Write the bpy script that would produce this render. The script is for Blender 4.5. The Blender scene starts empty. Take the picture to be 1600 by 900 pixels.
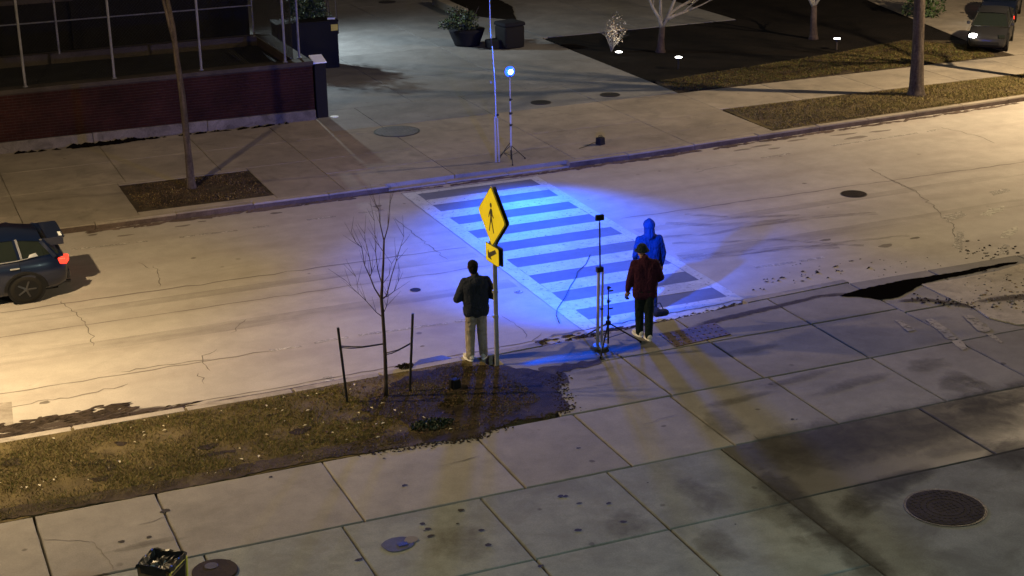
import bpy, bmesh, math, random
import numpy as np
from mathutils import Vector, Matrix
random.seed(7); RNG = np.random.default_rng(7)
PI = math.pi
S = bpy.context.scene
C = S.collection
# ------------------------------------------------------------------ camera
CH = 10.5; FPX = 2497.34; YAW, PIT, ROL = -0.39234, 0.33690, -0.01847
cy, sy, cp, sp, cr, sr = math.cos(YAW), math.sin(YAW), math.cos(PIT), math.sin(PIT), math.cos(ROL), math.sin(ROL)
fwd = Vector((-sy*cp, cy*cp, -sp)); right = Vector((cy, sy, 0)); up = right.cross(fwd)
r2 = cr*right + sr*up; u2 = -sr*right + cr*up
cam = bpy.data.cameras.new('camera'); camo = bpy.data.objects.new('camera', cam); C.objects.link(camo)
camo.matrix_world = Matrix(((r2.x, u2.x, -fwd.x, 0), (r2.y, u2.y, -fwd.y, 0), (r2.z, u2.z, -fwd.z, CH), (0, 0, 0, 1)))
cam.sensor_width = 36; cam.lens = 36*FPX/1600; cam.clip_start = .1; cam.clip_end = 800
S.camera = camo
def ray(px, py): return r2*((px-800)/FPX) - u2*((py-450)/FPX) + fwd
def G(px, py, z=0.0):            # ground point seen at a photo pixel
    d = ray(px, py); t = (z-CH)/d.z; return Vector((d.x*t, d.y*t, z))
def V(px, py, y0):               # point on the upright plane Y = y0
    d = ray(px, py); t = y0/d.y; return Vector((d.x*t, y0, CH+d.z*t))
# ------------------------------------------------------------------ world, exposure
W = bpy.data.worlds.new('World'); S.world = W; W.use_nodes = True
nt = W.node_tree; bg = nt.nodes['Background']
sky = nt.nodes.new('ShaderNodeTexSky'); sky.sky_type = 'NISHITA'; sky.sun_disc = False
sky.sun_elevation = math.radians(-4); sky.sun_rotation = math.radians(200)
glow = nt.nodes.new('ShaderNodeMix'); glow.data_type = 'RGBA'; glow.blend_type = 'ADD'; glow.inputs[0].default_value = 1
glow.inputs[7].default_value = (.36, .31, .27, 1)      # even city glow added to the night sky
nt.links.new(sky.outputs[0], glow.inputs[6]); nt.links.new(glow.outputs[2], bg.inputs[0]); bg.inputs[1].default_value = 0.05
S.view_settings.view_transform = 'Standard'; S.view_settings.look = 'None'
S.view_settings.exposure = 1.0; S.view_settings.gamma = 1
S.view_settings.use_curve_mapping = False
# ------------------------------------------------------------------ materials
MATS = {}
def nodes(m): return m.node_tree.nodes, m.node_tree.links
def base(name, rgb, rough=.8, metal=0, emis=None, es=0, spec=.5):
    m = bpy.data.materials.new(name); m.use_nodes = True
    b = m.node_tree.nodes['Principled BSDF']
    b.inputs['Base Color'].default_value = (*rgb, 1); b.inputs['Roughness'].default_value = rough
    b.inputs['Metallic'].default_value = metal; b.inputs['Specular IOR Level'].default_value = spec if rough < .8 or metal else .12
    if emis: b.inputs['Emission Color'].default_value = (*emis, 1); b.inputs['Emission Strength'].default_value = es
    MATS[name] = m; return m
def N(m, t, **k):
    n = m.node_tree.nodes.new(t)
    for a, v in k.items():
        if a in n.inputs: n.inputs[a].default_value = v
        else: setattr(n, a, v)
    return n
def L(m, a, b): m.node_tree.links.new(a, b)
def pos(m, scale=(1, 1, 1), rot=0):
    g = N(m, 'ShaderNodeNewGeometry'); mp = N(m, 'ShaderNodeMapping'); mp.inputs['Scale'].default_value = scale
    mp.inputs['Rotation'].default_value = (0, 0, rot)
    L(m, g.outputs['Position'], mp.inputs['Vector']); return mp.outputs[0]
def noise(m, vec, scale, detail=4, rough=.55, dist=0):
    n = N(m, 'ShaderNodeTexNoise'); n.inputs['Scale'].default_value = scale; n.inputs['Detail'].default_value = detail
    n.inputs['Roughness'].default_value = rough; n.inputs['Distortion'].default_value = dist
    L(m, vec, n.inputs['Vector']); return n.outputs['Fac']
def ramp(m, fac, stops):
    r = N(m, 'ShaderNodeValToRGB'); e = r.color_ramp.elements
    while len(e) < len(stops): e.new(.5)
    for i, (p, c) in enumerate(stops):
        e[i].position = p; e[i].color = (*c, 1) if len(c) == 3 else c
    L(m, fac, r.inputs[0]); return r.outputs[0]
def mix(m, fac, a, b, mode='MIX'):
    n = N(m, 'ShaderNodeMix', data_type='RGBA', blend_type=mode)
    if isinstance(fac, (int, float)): n.inputs[0].default_value = fac
    else: L(m, fac, n.inputs[0])
    for i, v in ((6, a), (7, b)):
        if isinstance(v, tuple): n.inputs[i].default_value = (*v, 1)
        else: L(m, v, n.inputs[i])
    return n.outputs[2]
def grey(v): return (v, v, v)
def bump(m, fac, strength=.3, dist=.02):
    b = N(m, 'ShaderNodeBump'); b.inputs['Strength'].default_value = strength; b.inputs['Distance'].default_value = dist
    L(m, fac, b.inputs['Height']); L(m, b.outputs[0], m.node_tree.nodes['Principled BSDF'].inputs['Normal'])
def varied(name, c, var=.25, rough=.85, big=.35, mid=3., fine=40., spots=0., spotscale=3., stretch=(1, 1, 1), dirt=None, dirtamt=.5, metal=0, bs=.25, perobj=.0, dirtlo=.52):
    m = base(name, c, rough, metal)
    p = pos(m, stretch); p0 = pos(m)
    a = ramp(m, noise(m, p, big, 5, .6, .4), [(.3, grey(1-var)), (.7, grey(1+var*.6))])
    b = ramp(m, noise(m, p0, mid, 6, .65, .3), [(.3, grey(1-var*.8)), (.7, grey(1+var*.4))])
    d = ramp(m, noise(m, p0, fine, 3, .7), [(.3, grey(1-var*.6)), (.7, grey(1+var*.4))])
    col = mix(m, 1., a, b, 'MULTIPLY'); col = mix(m, 1., col, d, 'MULTIPLY'); col = mix(m, 1., col, c, 'MULTIPLY')
    if dirt:
        f = ramp(m, noise(m, p, big*2.3, 8, .68, .8), [(dirtlo, (0, 0, 0)), (dirtlo+.18, grey(dirtamt))])
        col = mix(m, f, col, dirt)
    if spots:
        v = N(m, 'ShaderNodeTexVoronoi'); v.inputs['Scale'].default_value = spotscale
        nn = N(m, 'ShaderNodeTexNoise'); nn.inputs['Scale'].default_value = 6; L(m, p0, nn.inputs['Vector'])
        mx = N(m, 'ShaderNodeMix', data_type='VECTOR'); mx.inputs[0].default_value = .06
        L(m, p0, mx.inputs[4]); L(m, nn.outputs['Color'], mx.inputs[5]); L(m, mx.outputs[1], v.inputs['Vector'])
        sf = ramp(m, v.outputs['Distance'], [(.05, grey(spots)), (.085, (0, 0, 0))])
        sel = ramp(m, noise(m, p0, spotscale*.55, 2), [(.5, (0, 0, 0)), (.56, (1, 1, 1))])
        sf = mix(m, 1., sf, sel, 'MULTIPLY')
        col = mix(m, sf, col, (c[0]*.25, c[1]*.23, c[2]*.22))
    if perobj:
        oi = N(m, 'ShaderNodeObjectInfo')
        o = ramp(m, oi.outputs['Random'], [(0, grey(1-perobj)), (1, grey(1+perobj*.6))])
        col = mix(m, 1., col, o, 'MULTIPLY')
    L(m, col, m.node_tree.nodes['Principled BSDF'].inputs['Base Color'])
    if bs: bump(m, noise(m, p0, fine*1.2, 5, .7), bs, .01)
    return m
M_road = varied('road_concrete', (.345, .318, .283), .15, .8, .3, 2.2, 35, spots=.7, spotscale=1.3, stretch=(.5, 1, 1), dirt=(.19, .165, .145), dirtamt=.3, dirtlo=.5)
# faint polished tyre lanes along the road, a property of the worn surface
def tyre_lanes(m):
    b = m.node_tree.nodes['Principled BSDF']; src = b.inputs['Base Color'].links[0].from_socket
    g = N(m, 'ShaderNodeNewGeometry'); s = N(m, 'ShaderNodeSeparateXYZ'); L(m, g.outputs['Position'], s.inputs[0])
    n = noise(m, pos(m, (.12, .8, 1)), 1.0, 3)
    mth = N(m, 'ShaderNodeMath', operation='MULTIPLY_ADD'); L(m, n, mth.inputs[0]); mth.inputs[1].default_value = .5; L(m, s.outputs['Y'], mth.inputs[2])
    w = N(m, 'ShaderNodeMath', operation='MULTIPLY'); L(m, mth.outputs[0], w.inputs[0]); w.inputs[1].default_value = 2*PI/1.62
    c = N(m, 'ShaderNodeMath', operation='SINE'); L(m, w.outputs[0], c.inputs[0])
    f = ramp(m, c.outputs[0], [(.35, grey(.98)), (1.0, (.91, .90, .90))])
    L(m, mix(m, 1., src, f, 'MULTIPLY'), b.inputs['Base Color'])
tyre_lanes(M_road)
M_walk = varied('sidewalk_concrete', (.205, .193, .178), .2, .9, .5, 2.5, 45, spots=.7, spotscale=1.5, dirt=(.13, .115, .10), dirtamt=.45, perobj=.10, dirtlo=.53)
M_walk_far = varied('far_sidewalk_concrete', (.26, .228, .185), .2, .9, .5, 2.0, 40, spots=.6, spotscale=1.8, dirt=(.10, .09, .075), dirtamt=.5, perobj=.14)
M_plaza = varied('plaza_concrete', (.175, .182, .172), .26, .9, .6, 2.8, 45, spots=.6, spotscale=1.7, dirt=(.12, .115, .10), dirtamt=.55, perobj=.12, dirtlo=.48)
M_plaza_far = varied('far_plaza_concrete', (.20, .20, .20), .22, .85, .3, 1.4, 30, spots=.3, spotscale=1.2, dirt=(.115, .115, .115), dirtamt=.6, perobj=.08)
M_darkslab = varied('damp_dark_concrete', (.050, .048, .042), .3, .55, .7, 2.6, 40, dirt=(.075, .072, .064), dirtamt=.5, dirtlo=.55, perobj=.03)
M_curb = varied('curb_concrete', (.30, .27, .235), .25, .85, .8, 4, 50, dirt=(.12, .10, .08), dirtamt=.6, perobj=.1)
M_curb_dark = varied('dark_curb_face', (.10, .075, .062), .4, .9, 1, 5, 50)  # darker brown for the curb face strip and some gutter debris
M_joint = varied('joint_soil', (.035, .028, .022), .4, .95, 2, 8, 60)
M_dirt = varied('dark_soil', (.050, .038, .026), .55, .95, 1.2, 6, 60, dirt=(.09, .075, .04), dirtamt=.7, bs=.8)
M_nearblack = base('near_black_matte', (.0035, .0028, .0022), .95, spec=0); MATS['near_black_matte'].node_tree.nodes['Principled BSDF'].inputs['Specular IOR Level'].default_value = 0
M_litter = varied('gutter_debris', (.05, .037, .028), .6, .9, 3, 14, 90, bs=.9)
M_ground = varied('lawn_soil', (.105, .082, .038), .45, .95, .9, 5, 60, dirt=(.06, .045, .03), dirtamt=.7, bs=.8)
M_mulch = varied('mulch_bed', (.009, .007, .006), .5, .95, .8, 5, 60, bs=.8)
M_paint = varied('road_paint', (.37, .37, .36), .2, .7, 1.5, 7, 60, dirt=(.20, .19, .18), dirtamt=.7, dirtlo=.58)
M_paintworn = varied('worn_road_paint', (.42, .40, .36), .3, .8, 2, 9, 60, dirt=(.28, .255, .23), dirtamt=1., dirtlo=.46)
M_stripegap = varied('crosswalk_asphalt', (.118, .122, .155), .14, .85, .7, 4, 50)
def wear(m, lo, hi, sc=9):
    b_ = m.node_tree.nodes['Principled BSDF']; L(m, ramp(m, noise(m, pos(m), sc, 8, .75, .5), [(lo, (0, 0, 0)), (hi, (1, 1, 1))]), b_.inputs['Alpha'])
wear(M_paintworn, .40, .56); wear(M_paint, .33, .43, 12)
M_paintfade = varied('faded_turn_paint', (.46, .44, .38), .2, .8, 2, 9, 60); wear(M_paintfade, .36, .54, 7)
M_crack = base('tar_crack', (.13, .115, .10), .9)
M_seam = base('tar_seam', (.16, .14, .125), .9)  # colour of the tarred road joints and larger road stains
M_brick = varied('brown_brick', (.028, .009, .0075), .5, .9, 1, 6, 60, perobj=0)
M_mortar = varied('brick_mortar', (.045, .034, .03), .3, .95, 1, 6, 60)
M_cap = varied('wall_cap_stone', (.05, .042, .036), .3, .9, 1, 5, 50)
M_plinth = varied('plinth_concrete', (.15, .135, .125), .35, .9, .8, 3, 40, dirt=(.04, .035, .03), dirtamt=.9, dirtlo=.5)
M_galv = varied('galvanised_steel', (.42, .42, .43), .2, .45, 2, 10, 50, metal=.6, bs=.05)
M_iron = varied('bin_shadow_brown', (.026, .019, .015), .4, .9, 3, 20, 90, bs=.3)
M_irondk = varied('bin_shadow_dark', (.022, .02, .02), .4, .6, 3, 20, 90, metal=.3, bs=.5)
M_black = base('black_plastic', (.010, .010, .011), .82)
M_blackm = base('black_metal', (.02, .02, .022), .4, .4)
M_fpost = varied('weathered_fence_pipe', (.13, .13, .135), .3, .6, 3, 10, 50, bs=.05)
M_wire = base('dull_wire', (.02, .02, .022), .85)
M_alu = base('pale_aluminium', (.55, .55, .56), .35, .8)
M_bark = varied('grey_bark', (.08, .064, .052), .55, .95, 3, 14, 80, stretch=(3, 3, .5), bs=.9)
M_barkdk = varied('young_bark', (.06, .045, .04), .4, .9, 3, 14, 80, bs=.6)
M_barklt = varied('uplit_bark', (.19, .175, .15), .35, .9, 3, 10, 60, bs=.8)  # pale tone puts the uplight's brightness into branches and twigs
M_green = varied('sign_yellow_green', (.78, .68, .01), .06, .4, 3, 10, 60, bs=0)
M_signblk = base('sign_black', (.02, .018, .012), .5)
M_cardboard = varied('tan_panel', (.28, .20, .11), .25, .8, 3, 12, 70)
M_bag = base('bin_liner', (.008, .009, .009), .4)
M_dkbox = varied('dark_blue_grey_panel', (.011, .012, .016), .15, .85, 1, 6, 50, bs=.05)
M_white = base('white_highlight', (.72, .76, .78), .5)
M_leaf = varied('hedge_leaf', (.045, .085, .02), .5, .6, 2, 9, 60, bs=0)
M_leafdk = varied('dark_leaf', (.02, .035, .018), .5, .6, 2, 9, 60, bs=0)
M_gr1 = base('grass_olive', (.105, .10, .026), .8); M_gr2 = base('grass_straw', (.20, .155, .07), .85); M_gr3 = base('grass_brown', (.085, .058, .026), .9)
M_gr4 = base('grass_green', (.065, .085, .02), .8)
M_flake = base('pale_leaf_flake', (.50, .45, .34), .8); M_flake2 = base('brown_leaf_flake', (.07, .045, .025), .9)
M_carblue = base('blue_car_paint', (.002, .006, .024), .28); MATS['blue_car_paint'].node_tree.nodes['Principled BSDF'].inputs['Coat Weight'].default_value = .6
M_carsil = base('silver_car_paint', (.025, .025, .028), .3, .3)
M_glass = base('car_glass', (.012, .016, .014), .08)
M_tyre = base('tyre_rubber', (.014, .013, .012), .85); M_rim = base('wheel_alloy', (.07, .07, .075), .4, .7)
M_tail = base('tail_lamp', (.5, .01, .005), .3, 0, (1, .03, .015), 1.6)
M_tailc = base('tail_lamp_core', (.8, .2, .05), .3, 0, (1, .30, .10), 3)
M_head = base('headlight_lens', (.9, .9, .85), .3, 0, (1, .98, .90), 25)
M_lamp = base('path_light_lens', (.9, .9, .85), .3, 0, (1, .97, .88), 14)
M_bluelens = base('blue_led_lens', (.05, .15, 1), .3, 0, (.005, .045, 1), 3)
M_bluecore = base('blue_led_core', (.5, .7, 1), .3, 0, (.35, .75, 1), 14)
M_streetlens = base('street_light_lens', (1, .8, .5), .3, 0, (1, .72, .4), 10)
M_coollens = base('cool_lamp_lens', (.9, 1, 1), .3, 0, (.85, 1, .95), 10)
M_skin = base('skin', (.28, .15, .10), .6)
M_skinlt = base('pale_skin', (.45, .30, .24), .6)
def cloth(name, c, rough=.9):
    m = varied(name, c, .22, rough, 3, 12, 90, bs=0); p = pos(m)
    bump(m, noise(m, pos(m, (1, 1, .55)), 11, 3, .5, 1.6), .9, .06); return m
M_jacket = cloth('dark_navy_jacket', (.026, .030, .042)); M_khaki = cloth('khaki_trousers', (.30, .26, .20))
M_maroon = cloth('maroon_jacket', (.042, .011, .024)); M_dkgreen = cloth('dark_green_trousers', (.010, .018, .017))
M_hoodie = cloth('blue_hoodie', (.007, .012, .030)); M_jeans = cloth('blue_black_jeans', (.015, .02, .035))
M_hat = cloth('blue_grey_hat', (.018, .028, .035)); M_hair = cloth('black_hair', (.008, .007, .007)); M_shoe = cloth('off_white_shoe', (.62, .60, .55))
M_sole = base('shoe_sole', (.75, .74, .70), .7)
M_water = base('puddle_water', (.075, .075, .095), .3)
M_pudd = varied('damp_concrete', (.075, .075, .10), .3, .25, 2, 8, 60, bs=.2)
M_steelpl = varied('rusty_plate', (.075, .045, .038), .4, .7, 2, 12, 70, bs=.5)
M_sticker = base('yellow_sticker', (.5, .42, .06), .6)
M_building = varied('dark_building_brick', (.006, .006, .006), .3, .95, 1, 5, 50)

# ------------------------------------------------------------------ object helpers
def link(o, parent=None):
    C.objects.link(o)
    if parent is not None: o.parent = parent
    return o
def tag(o, label=None, cat=None, group=None, kind=None):
    if label: o['label'] = label
    if cat: o['category'] = cat
    if group: o['group'] = group
    if kind: o['kind'] = kind
    return o
def empty(name, loc=(0, 0, 0), rz=0, label=None, cat=None, group=None, kind=None):
    o = bpy.data.objects.new(name, None); o.location = loc; o.rotation_euler = (0, 0, rz); o.empty_display_size = .2
    link(o); return tag(o, label, cat, group, kind)
def obj(name, bm, mat, parent=None, smooth=False):
    me = bpy.data.meshes.new(name)
    bmesh.ops.recalc_face_normals(bm, faces=bm.faces)
    bm.to_mesh(me); bm.free()
    for mm in (mat if isinstance(mat, (list, tuple)) else [mat]): me.materials.append(mm)
    if smooth:
        for p in me.polygons: p.use_smooth = True
    return link(bpy.data.objects.new(name, me), parent)
def local(parent, v): return Vector(v) - parent.location if parent is not None else Vector(v)
def nb(): return bmesh.new()
def box(bm, c, s, rz=0, taper=1, bev=0):
    r = bmesh.ops.create_cube(bm, size=1)
    vs = r['verts']
    for v in vs:
        t = taper if v.co.z > 0 else 1
        v.co = Vector((v.co.x*s[0]*t, v.co.y*s[1]*t, v.co.z*s[2]))
    if bev:
        es = list({e for v in vs for e in v.link_edges})
        rr = bmesh.ops.bevel(bm, geom=es, offset=bev, segments=2, affect='EDGES', profile=.5); vs = list({v for f in rr['faces'] for v in f.verts} | {v for v in vs if v.is_valid})
    m = Matrix.Rotation(rz, 4, 'Z'); m.translation = Vector(c)
    bmesh.ops.transform(bm, matrix=m, verts=vs); return vs
def tube(bm, pts, rad, n=8, cap=True):
    pts = [Vector(p) for p in pts]; rings = []
    if not isinstance(rad, (list, tuple)): rad = [rad]*len(pts)
    ref = Vector((0.13, .21, 1)).normalized()
    for i, p in enumerate(pts):
        d = (pts[min(i+1, len(pts)-1)] - pts[max(i-1, 0)]).normalized()
        a = d.cross(ref)
        if a.length < .1: a = d.cross(Vector((1, 0, 0)))
        a.normalize(); b = d.cross(a)
        rings.append([bm.verts.new(p + (a*math.cos(2*PI*k/n) + b*math.sin(2*PI*k/n))*rad[i]) for k in range(n)])
    for r0, r1 in zip(rings, rings[1:]):
        for k in range(n): bm.faces.new((r0[k], r0[(k+1) % n], r1[(k+1) % n], r1[k]))
    if cap: bm.faces.new(rings[0][::-1]); bm.faces.new(rings[-1])
def disc(bm, c, r, h, n=28, bev=0, ry=None):
    ry = ry or r; c = Vector(c)
    prof = [(1, 0), (1, h)] if not bev else [(1, 0), (1, h-bev), (1-bev/r, h)]
    prev = None
    for (s, z) in prof:
        ring = [bm.verts.new(c+Vector((r*s*math.cos(2*PI*k/n), ry*s*math.sin(2*PI*k/n), z))) for k in range(n)]
        if prev:
            for k in range(n): bm.faces.new((prev[k], prev[(k+1) % n], ring[(k+1) % n], ring[k]))
        else: bm.faces.new(ring[::-1])
        prev = ring
    bm.faces.new(prev)
def prism(bm, pts, z0, z1, ch=.0):
    pts = [Vector((p[0], p[1])) for p in pts]
    a = sum(pts[i].x*pts[(i+1) % len(pts)].y - pts[(i+1) % len(pts)].x*pts[i].y for i in range(len(pts)))
    if a < 0: pts = pts[::-1]
    c = sum(pts, Vector((0, 0)))/len(pts)
    lo = [bm.verts.new((p.x, p.y, z0)) for p in pts]
    rings = [lo]
    if ch:
        rings.append([bm.verts.new((p.x, p.y, z1-ch)) for p in pts])
        rings.append([bm.verts.new((*(p + (c-p).normalized()*ch*1.4), z1)) for p in pts])
    else: rings.append([bm.verts.new((p.x, p.y, z1)) for p in pts])
    n = len(pts)
    for r0, r1 in zip(rings, rings[1:]):
        for k in range(n): bm.faces.new((r0[k], r0[(k+1) % n], r1[(k+1) % n], r1[k]))
    bm.faces.new(rings[-1]); bm.faces.new(lo[::-1])
def ribbon(bm, pts, w, z, h=.003, jit=.0, step=.12):
    P = []
    for a, b in zip(pts, pts[1:]):
        a = Vector(a[:2]); b = Vector(b[:2]); k = max(1, int((b-a).length/step))
        P += [a.lerp(b, i/k) for i in range(k)]
    P.append(Vector(pts[-1][:2])); rows = []
    for i, p in enumerate(P):
        d = (P[min(i+1, len(P)-1)]-P[max(i-1, 0)]).normalized(); nn = Vector((-d.y, d.x))
        o = nn*random.gauss(0, jit) if jit else Vector((0, 0)); ww = w*(1+random.uniform(-.5, .5)*(1 if jit else 0))/2
        if i in (0, len(P)-1) and jit: ww *= .3
        rows.append([bm.verts.new((*(p+o+nn*s*ww), z)) for s in (-1, 1)])
    for a, b in zip(rows, rows[1:]): bm.faces.new((a[0], b[0], b[1], a[1]))
def blob_outline(c, rx, ry, n=18, rough=.25, rot=0):
    ph = [random.uniform(0, 6.28) for _ in range(4)]; out = []
    for k in range(n):
        t = 2*PI*k/n; r = 1+rough*(math.sin(2*t+ph[0])*.5+math.sin(3*t+ph[1])*.4+math.sin(5*t+ph[2])*.3+random.uniform(-.3, .3))
        x, y = rx*r*math.cos(t), ry*r*math.sin(t)
        out.append((c[0]+x*math.cos(rot)-y*math.sin(rot), c[1]+x*math.sin(rot)+y*math.cos(rot)))
    return out
def flat(bm, pts, z):
    pts = [Vector((p[0], p[1])) for p in pts]
    a = sum(pts[i].x*pts[(i+1) % len(pts)].y - pts[(i+1) % len(pts)].x*pts[i].y for i in range(len(pts)))
    if a < 0: pts = pts[::-1]
    bm.faces.new([bm.verts.new((p.x, p.y, z)) for p in pts])
def ragged(pts, amp=.04, step=.12):
    out = []
    for i in range(len(pts)):
        a = Vector(pts[i][:2]); b = Vector(pts[(i+1) % len(pts)][:2]); k = max(1, int((b-a).length/step)); nn = (b-a).normalized(); nn = Vector((-nn.y, nn.x))
        for j in range(k): out.append(a.lerp(b, j/k)+nn*random.uniform(-amp, amp))
    return out

def soften(m, sc=4., lo=.50, hi=.72, mx=.9, stretch=(1, 1, 1)):
    at = N(m, 'ShaderNodeAttribute', attribute_name='fade'); nz = noise(m, pos(m, stretch), sc, 8, .68, .5)
    a = N(m, 'ShaderNodeMath', operation='MULTIPLY_ADD'); L(m, nz, a.inputs[0]); a.inputs[1].default_value = 1.5; L(m, at.outputs['Fac'], a.inputs[2])
    b = N(m, 'ShaderNodeMath', operation='SUBTRACT'); L(m, a.outputs[0], b.inputs[0]); b.inputs[1].default_value = .85
    L(m, ramp(m, b.outputs[0], [(lo, (0, 0, 0)), (hi, grey(mx))]), m.node_tree.nodes['Principled BSDF'].inputs['Alpha'])
SOFTZ = [0]
def fade_obj(name, bm, lay, mat, par):
    return obj(name, bm, mat, par)
def soft_band(name, pts, widths, z, mat, par, step=.15):
    SOFTZ[0] += 1; z += .0002*(SOFTZ[0] % 9)
    P = [(Vector(p[:2]), w) for p, w in zip(pts, widths)]; Q = []
    for (a, wa), (b, wb) in zip(P, P[1:]):
        k = max(1, int((b-a).length/step)); Q += [(a.lerp(b, i/k), wa+(wb-wa)*i/k) for i in range(k)]
    Q.append(P[-1]); bm = nb(); lay = bm.verts.layers.float.new('fade'); rows = []; n_ = len(Q)
    for i, (p, w) in enumerate(Q):
        d = (Q[min(i+1, n_-1)][0]-Q[max(i-1, 0)][0]).normalized(); nn = Vector((-d.y, d.x)); e = min(1, min(i, n_-1-i)/max(1, n_*.15)); row = []
        for t, f in ((-1, 0), (-.55, .7), (0, 1), (.55, .7), (1, 0)):
            v = bm.verts.new((*(p+nn*t*w), z)); v[lay] = f*e; row.append(v)
        rows.append(row)
    for a, b in zip(rows, rows[1:]):
        for k in range(4): bm.faces.new((a[k], b[k], b[k+1], a[k+1]))
    return obj(name, bm, mat, par)
def soft_blob(name, c, rx, ry, z, mat, par, rot=0):
    SOFTZ[0] += 1; z += .0002*(SOFTZ[0] % 9); bm = nb(); lay = bm.verts.layers.float.new('fade'); o_ = blob_outline((0, 0), rx, ry, 20, .25, rot); prev = None
    cv = bm.verts.new((c[0], c[1], z)); cv[lay] = 1
    for t, f in ((.55, .75), (1, 0)):
        rg = []
        for x, y in o_: v = bm.verts.new((c[0]+x*t, c[1]+y*t, z)); v[lay] = f; rg.append(v)
        for k in range(20):
            if prev is None: bm.faces.new((cv, rg[k], rg[(k+1) % 20]))
            else: bm.faces.new((prev[k], rg[k], rg[(k+1) % 20], prev[(k+1) % 20]))
        prev = rg
    return obj(name, bm, mat, par)
# ================================================================== GROUND
bm = nb(); flat(bm, [(-300, -300), (400, -300), (400, 500), (-300, 500)], -.05)
tag(obj('ground', bm, M_joint), kind='structure', label='dark bare ground under the paving')
bm = nb(); flat(bm, [(-60, 24.4), (140, 24.4), (140, 36.6), (-60, 36.6)], 0)
road = tag(obj('road', bm, M_road), kind='structure', label='pale worn concrete street with tyre streaks')

# crosswalk (paint lies on the road): two border lines, ladder rungs
X0, X1, XI0, XI1, Y0c, Y1c = 11.72, 15.26, 12.05, 15.03, 24.75, 35.15
def mark(name, pts, mat, z, amp=.008, step=.25):
    bm = nb(); flat(bm, ragged(pts, amp, step), z); return obj(name, bm, mat, road)
mark('crosswalk_asphalt', [(X0, Y0c-.05), (X1, Y0c-.05), (X1, Y1c+.05), (X0, Y1c+.05)], M_stripegap, .004, 0, 9)
mark('crosswalk_border_line', [(X0, Y0c), (XI0, Y0c), (XI0, Y1c), (X0, Y1c)], M_paint, .008)
mark('crosswalk_border_line', [(XI1, Y0c+.2), (X1, Y0c+.2), (X1, Y1c), (XI1, Y1c)], M_paint, .008)
gy = [25.70, 26.80, 27.95, 29.10, 30.22, 31.33, 32.47, 33.60, 34.65]   # centres of bare gaps
edges = [Y0c] + [v for g_ in gy for v in (g_-.29, g_+.29)] + [Y1c]
for i in range(0, len(edges), 2):
    a, b = edges[i], edges[i+1]
    if b-a > .05: mark('crosswalk_stripe', [(XI0+.005, a), (XI1-.005, a), (XI1-.005, b), (XI0+.005, b)], M_paint, .008)
# worn lane lines
def dash(p, q, w=.10):
    a, b = G(*p), G(*q); d = (b-a); d.z = 0; n_ = Vector((-d.y, d.x, 0)).normalized()*w/2
    mark('lane_line', [a-n_, b-n_, b+n_, a+n_], M_paintworn, .004, .02, .15)
for p, q in (((112, 390), (203, 380)), ((213, 379), (231, 377)), ((280, 371), (305, 368)), ((312, 367), (372, 360)), ((395, 356), (420, 353)), ((480, 344), (525, 338)), ((560, 333), (600, 328)),
             ((1190, 247), (1235, 240)), ((1300, 228), (1434, 208)), ((1448, 206), (1464, 203)),
             ((422, 548), (470, 541)), ((490, 536), (545, 527)), ((560, 524), (700, 505)), ((712, 503), (775, 492)), ((1180, 418), (1240, 410)), ((1250, 408), (1290, 402))): dash(p, q)
for pts in ([(1530, 336), (1548, 326), (1570, 322), (1566, 330), (1545, 338)], [(1562, 372), (1570, 360), (1588, 354), (1590, 360), (1578, 372)], [(1488, 385), (1496, 360), (1508, 362), (1503, 392)], [(1560, 395), (1568, 380), (1578, 384), (1570, 398)], [(1470, 340), (1500, 330), (1512, 336), (1480, 348)], [(1545, 300), (1575, 294), (1580, 299), (1552, 306)]):
    mark('worn_paint_mark', [G(*p) for p in pts], M_paintfade if pts[0][0] in (1530, 1562) else M_paintworn, .004, .02, .1)
# cracks and seams: thin real strips in the surface
def crack(pts, w=.02, mat=None, jit=.025, name='crack'):
    bm = nb(); ribbon(bm, [G(*p) for p in pts], w, .003, jit=jit); return obj(name, bm, mat or M_crack, road)
for c_ in ([(216, 410), (233, 420)], [(241, 415), (248, 430), (250, 448)], [(381, 499), (361, 521)], [(341, 546), (319, 556), (318, 567), (329, 580)], [(309, 583), (318, 600)],
           [(617, 340), (650, 368), (699, 406)], [(784, 493), (813, 511), (823, 528)], [(1468, 199), (1500, 206), (1532, 214), (1553, 224)], [(1357, 263), (1390, 280), (1431, 299)],
           [(1391, 280), (1430, 298), (1458, 323), (1487, 351), (1497, 380)], [(830, 535), (845, 520)], [(575, 318), (600, 330)], [(1085, 270), (1120, 262), (1160, 256)], [(985, 250), (1020, 244), (1050, 240)], [(95, 470), (130, 500), (150, 540)]):
    crack(c_, .017)
for y_, x0_, x1_, w_ in ((26.45, -20, 6.2, .035), (31.0, 15.5, 60, .04), (29.45, -30, 11.6, .03), (30.85, -30, 11.6, .045)):
    bm = nb(); ribbon(bm, [(x0_, y_), (x1_, y_-.25 if y_ != 26.45 else y_)], w_, .003, jit=.02, step=.3); obj('road_seam', bm, M_seam, road)
crack([(0, 640), (60, 628), (140, 615), (200, 600)], .03, M_seam); crack([(190, 582), (260, 570), (330, 562)], .03)
for x_ in (-3.2, 5.0, 20.5, 27.6): crack([]) if 0 else None
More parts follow.
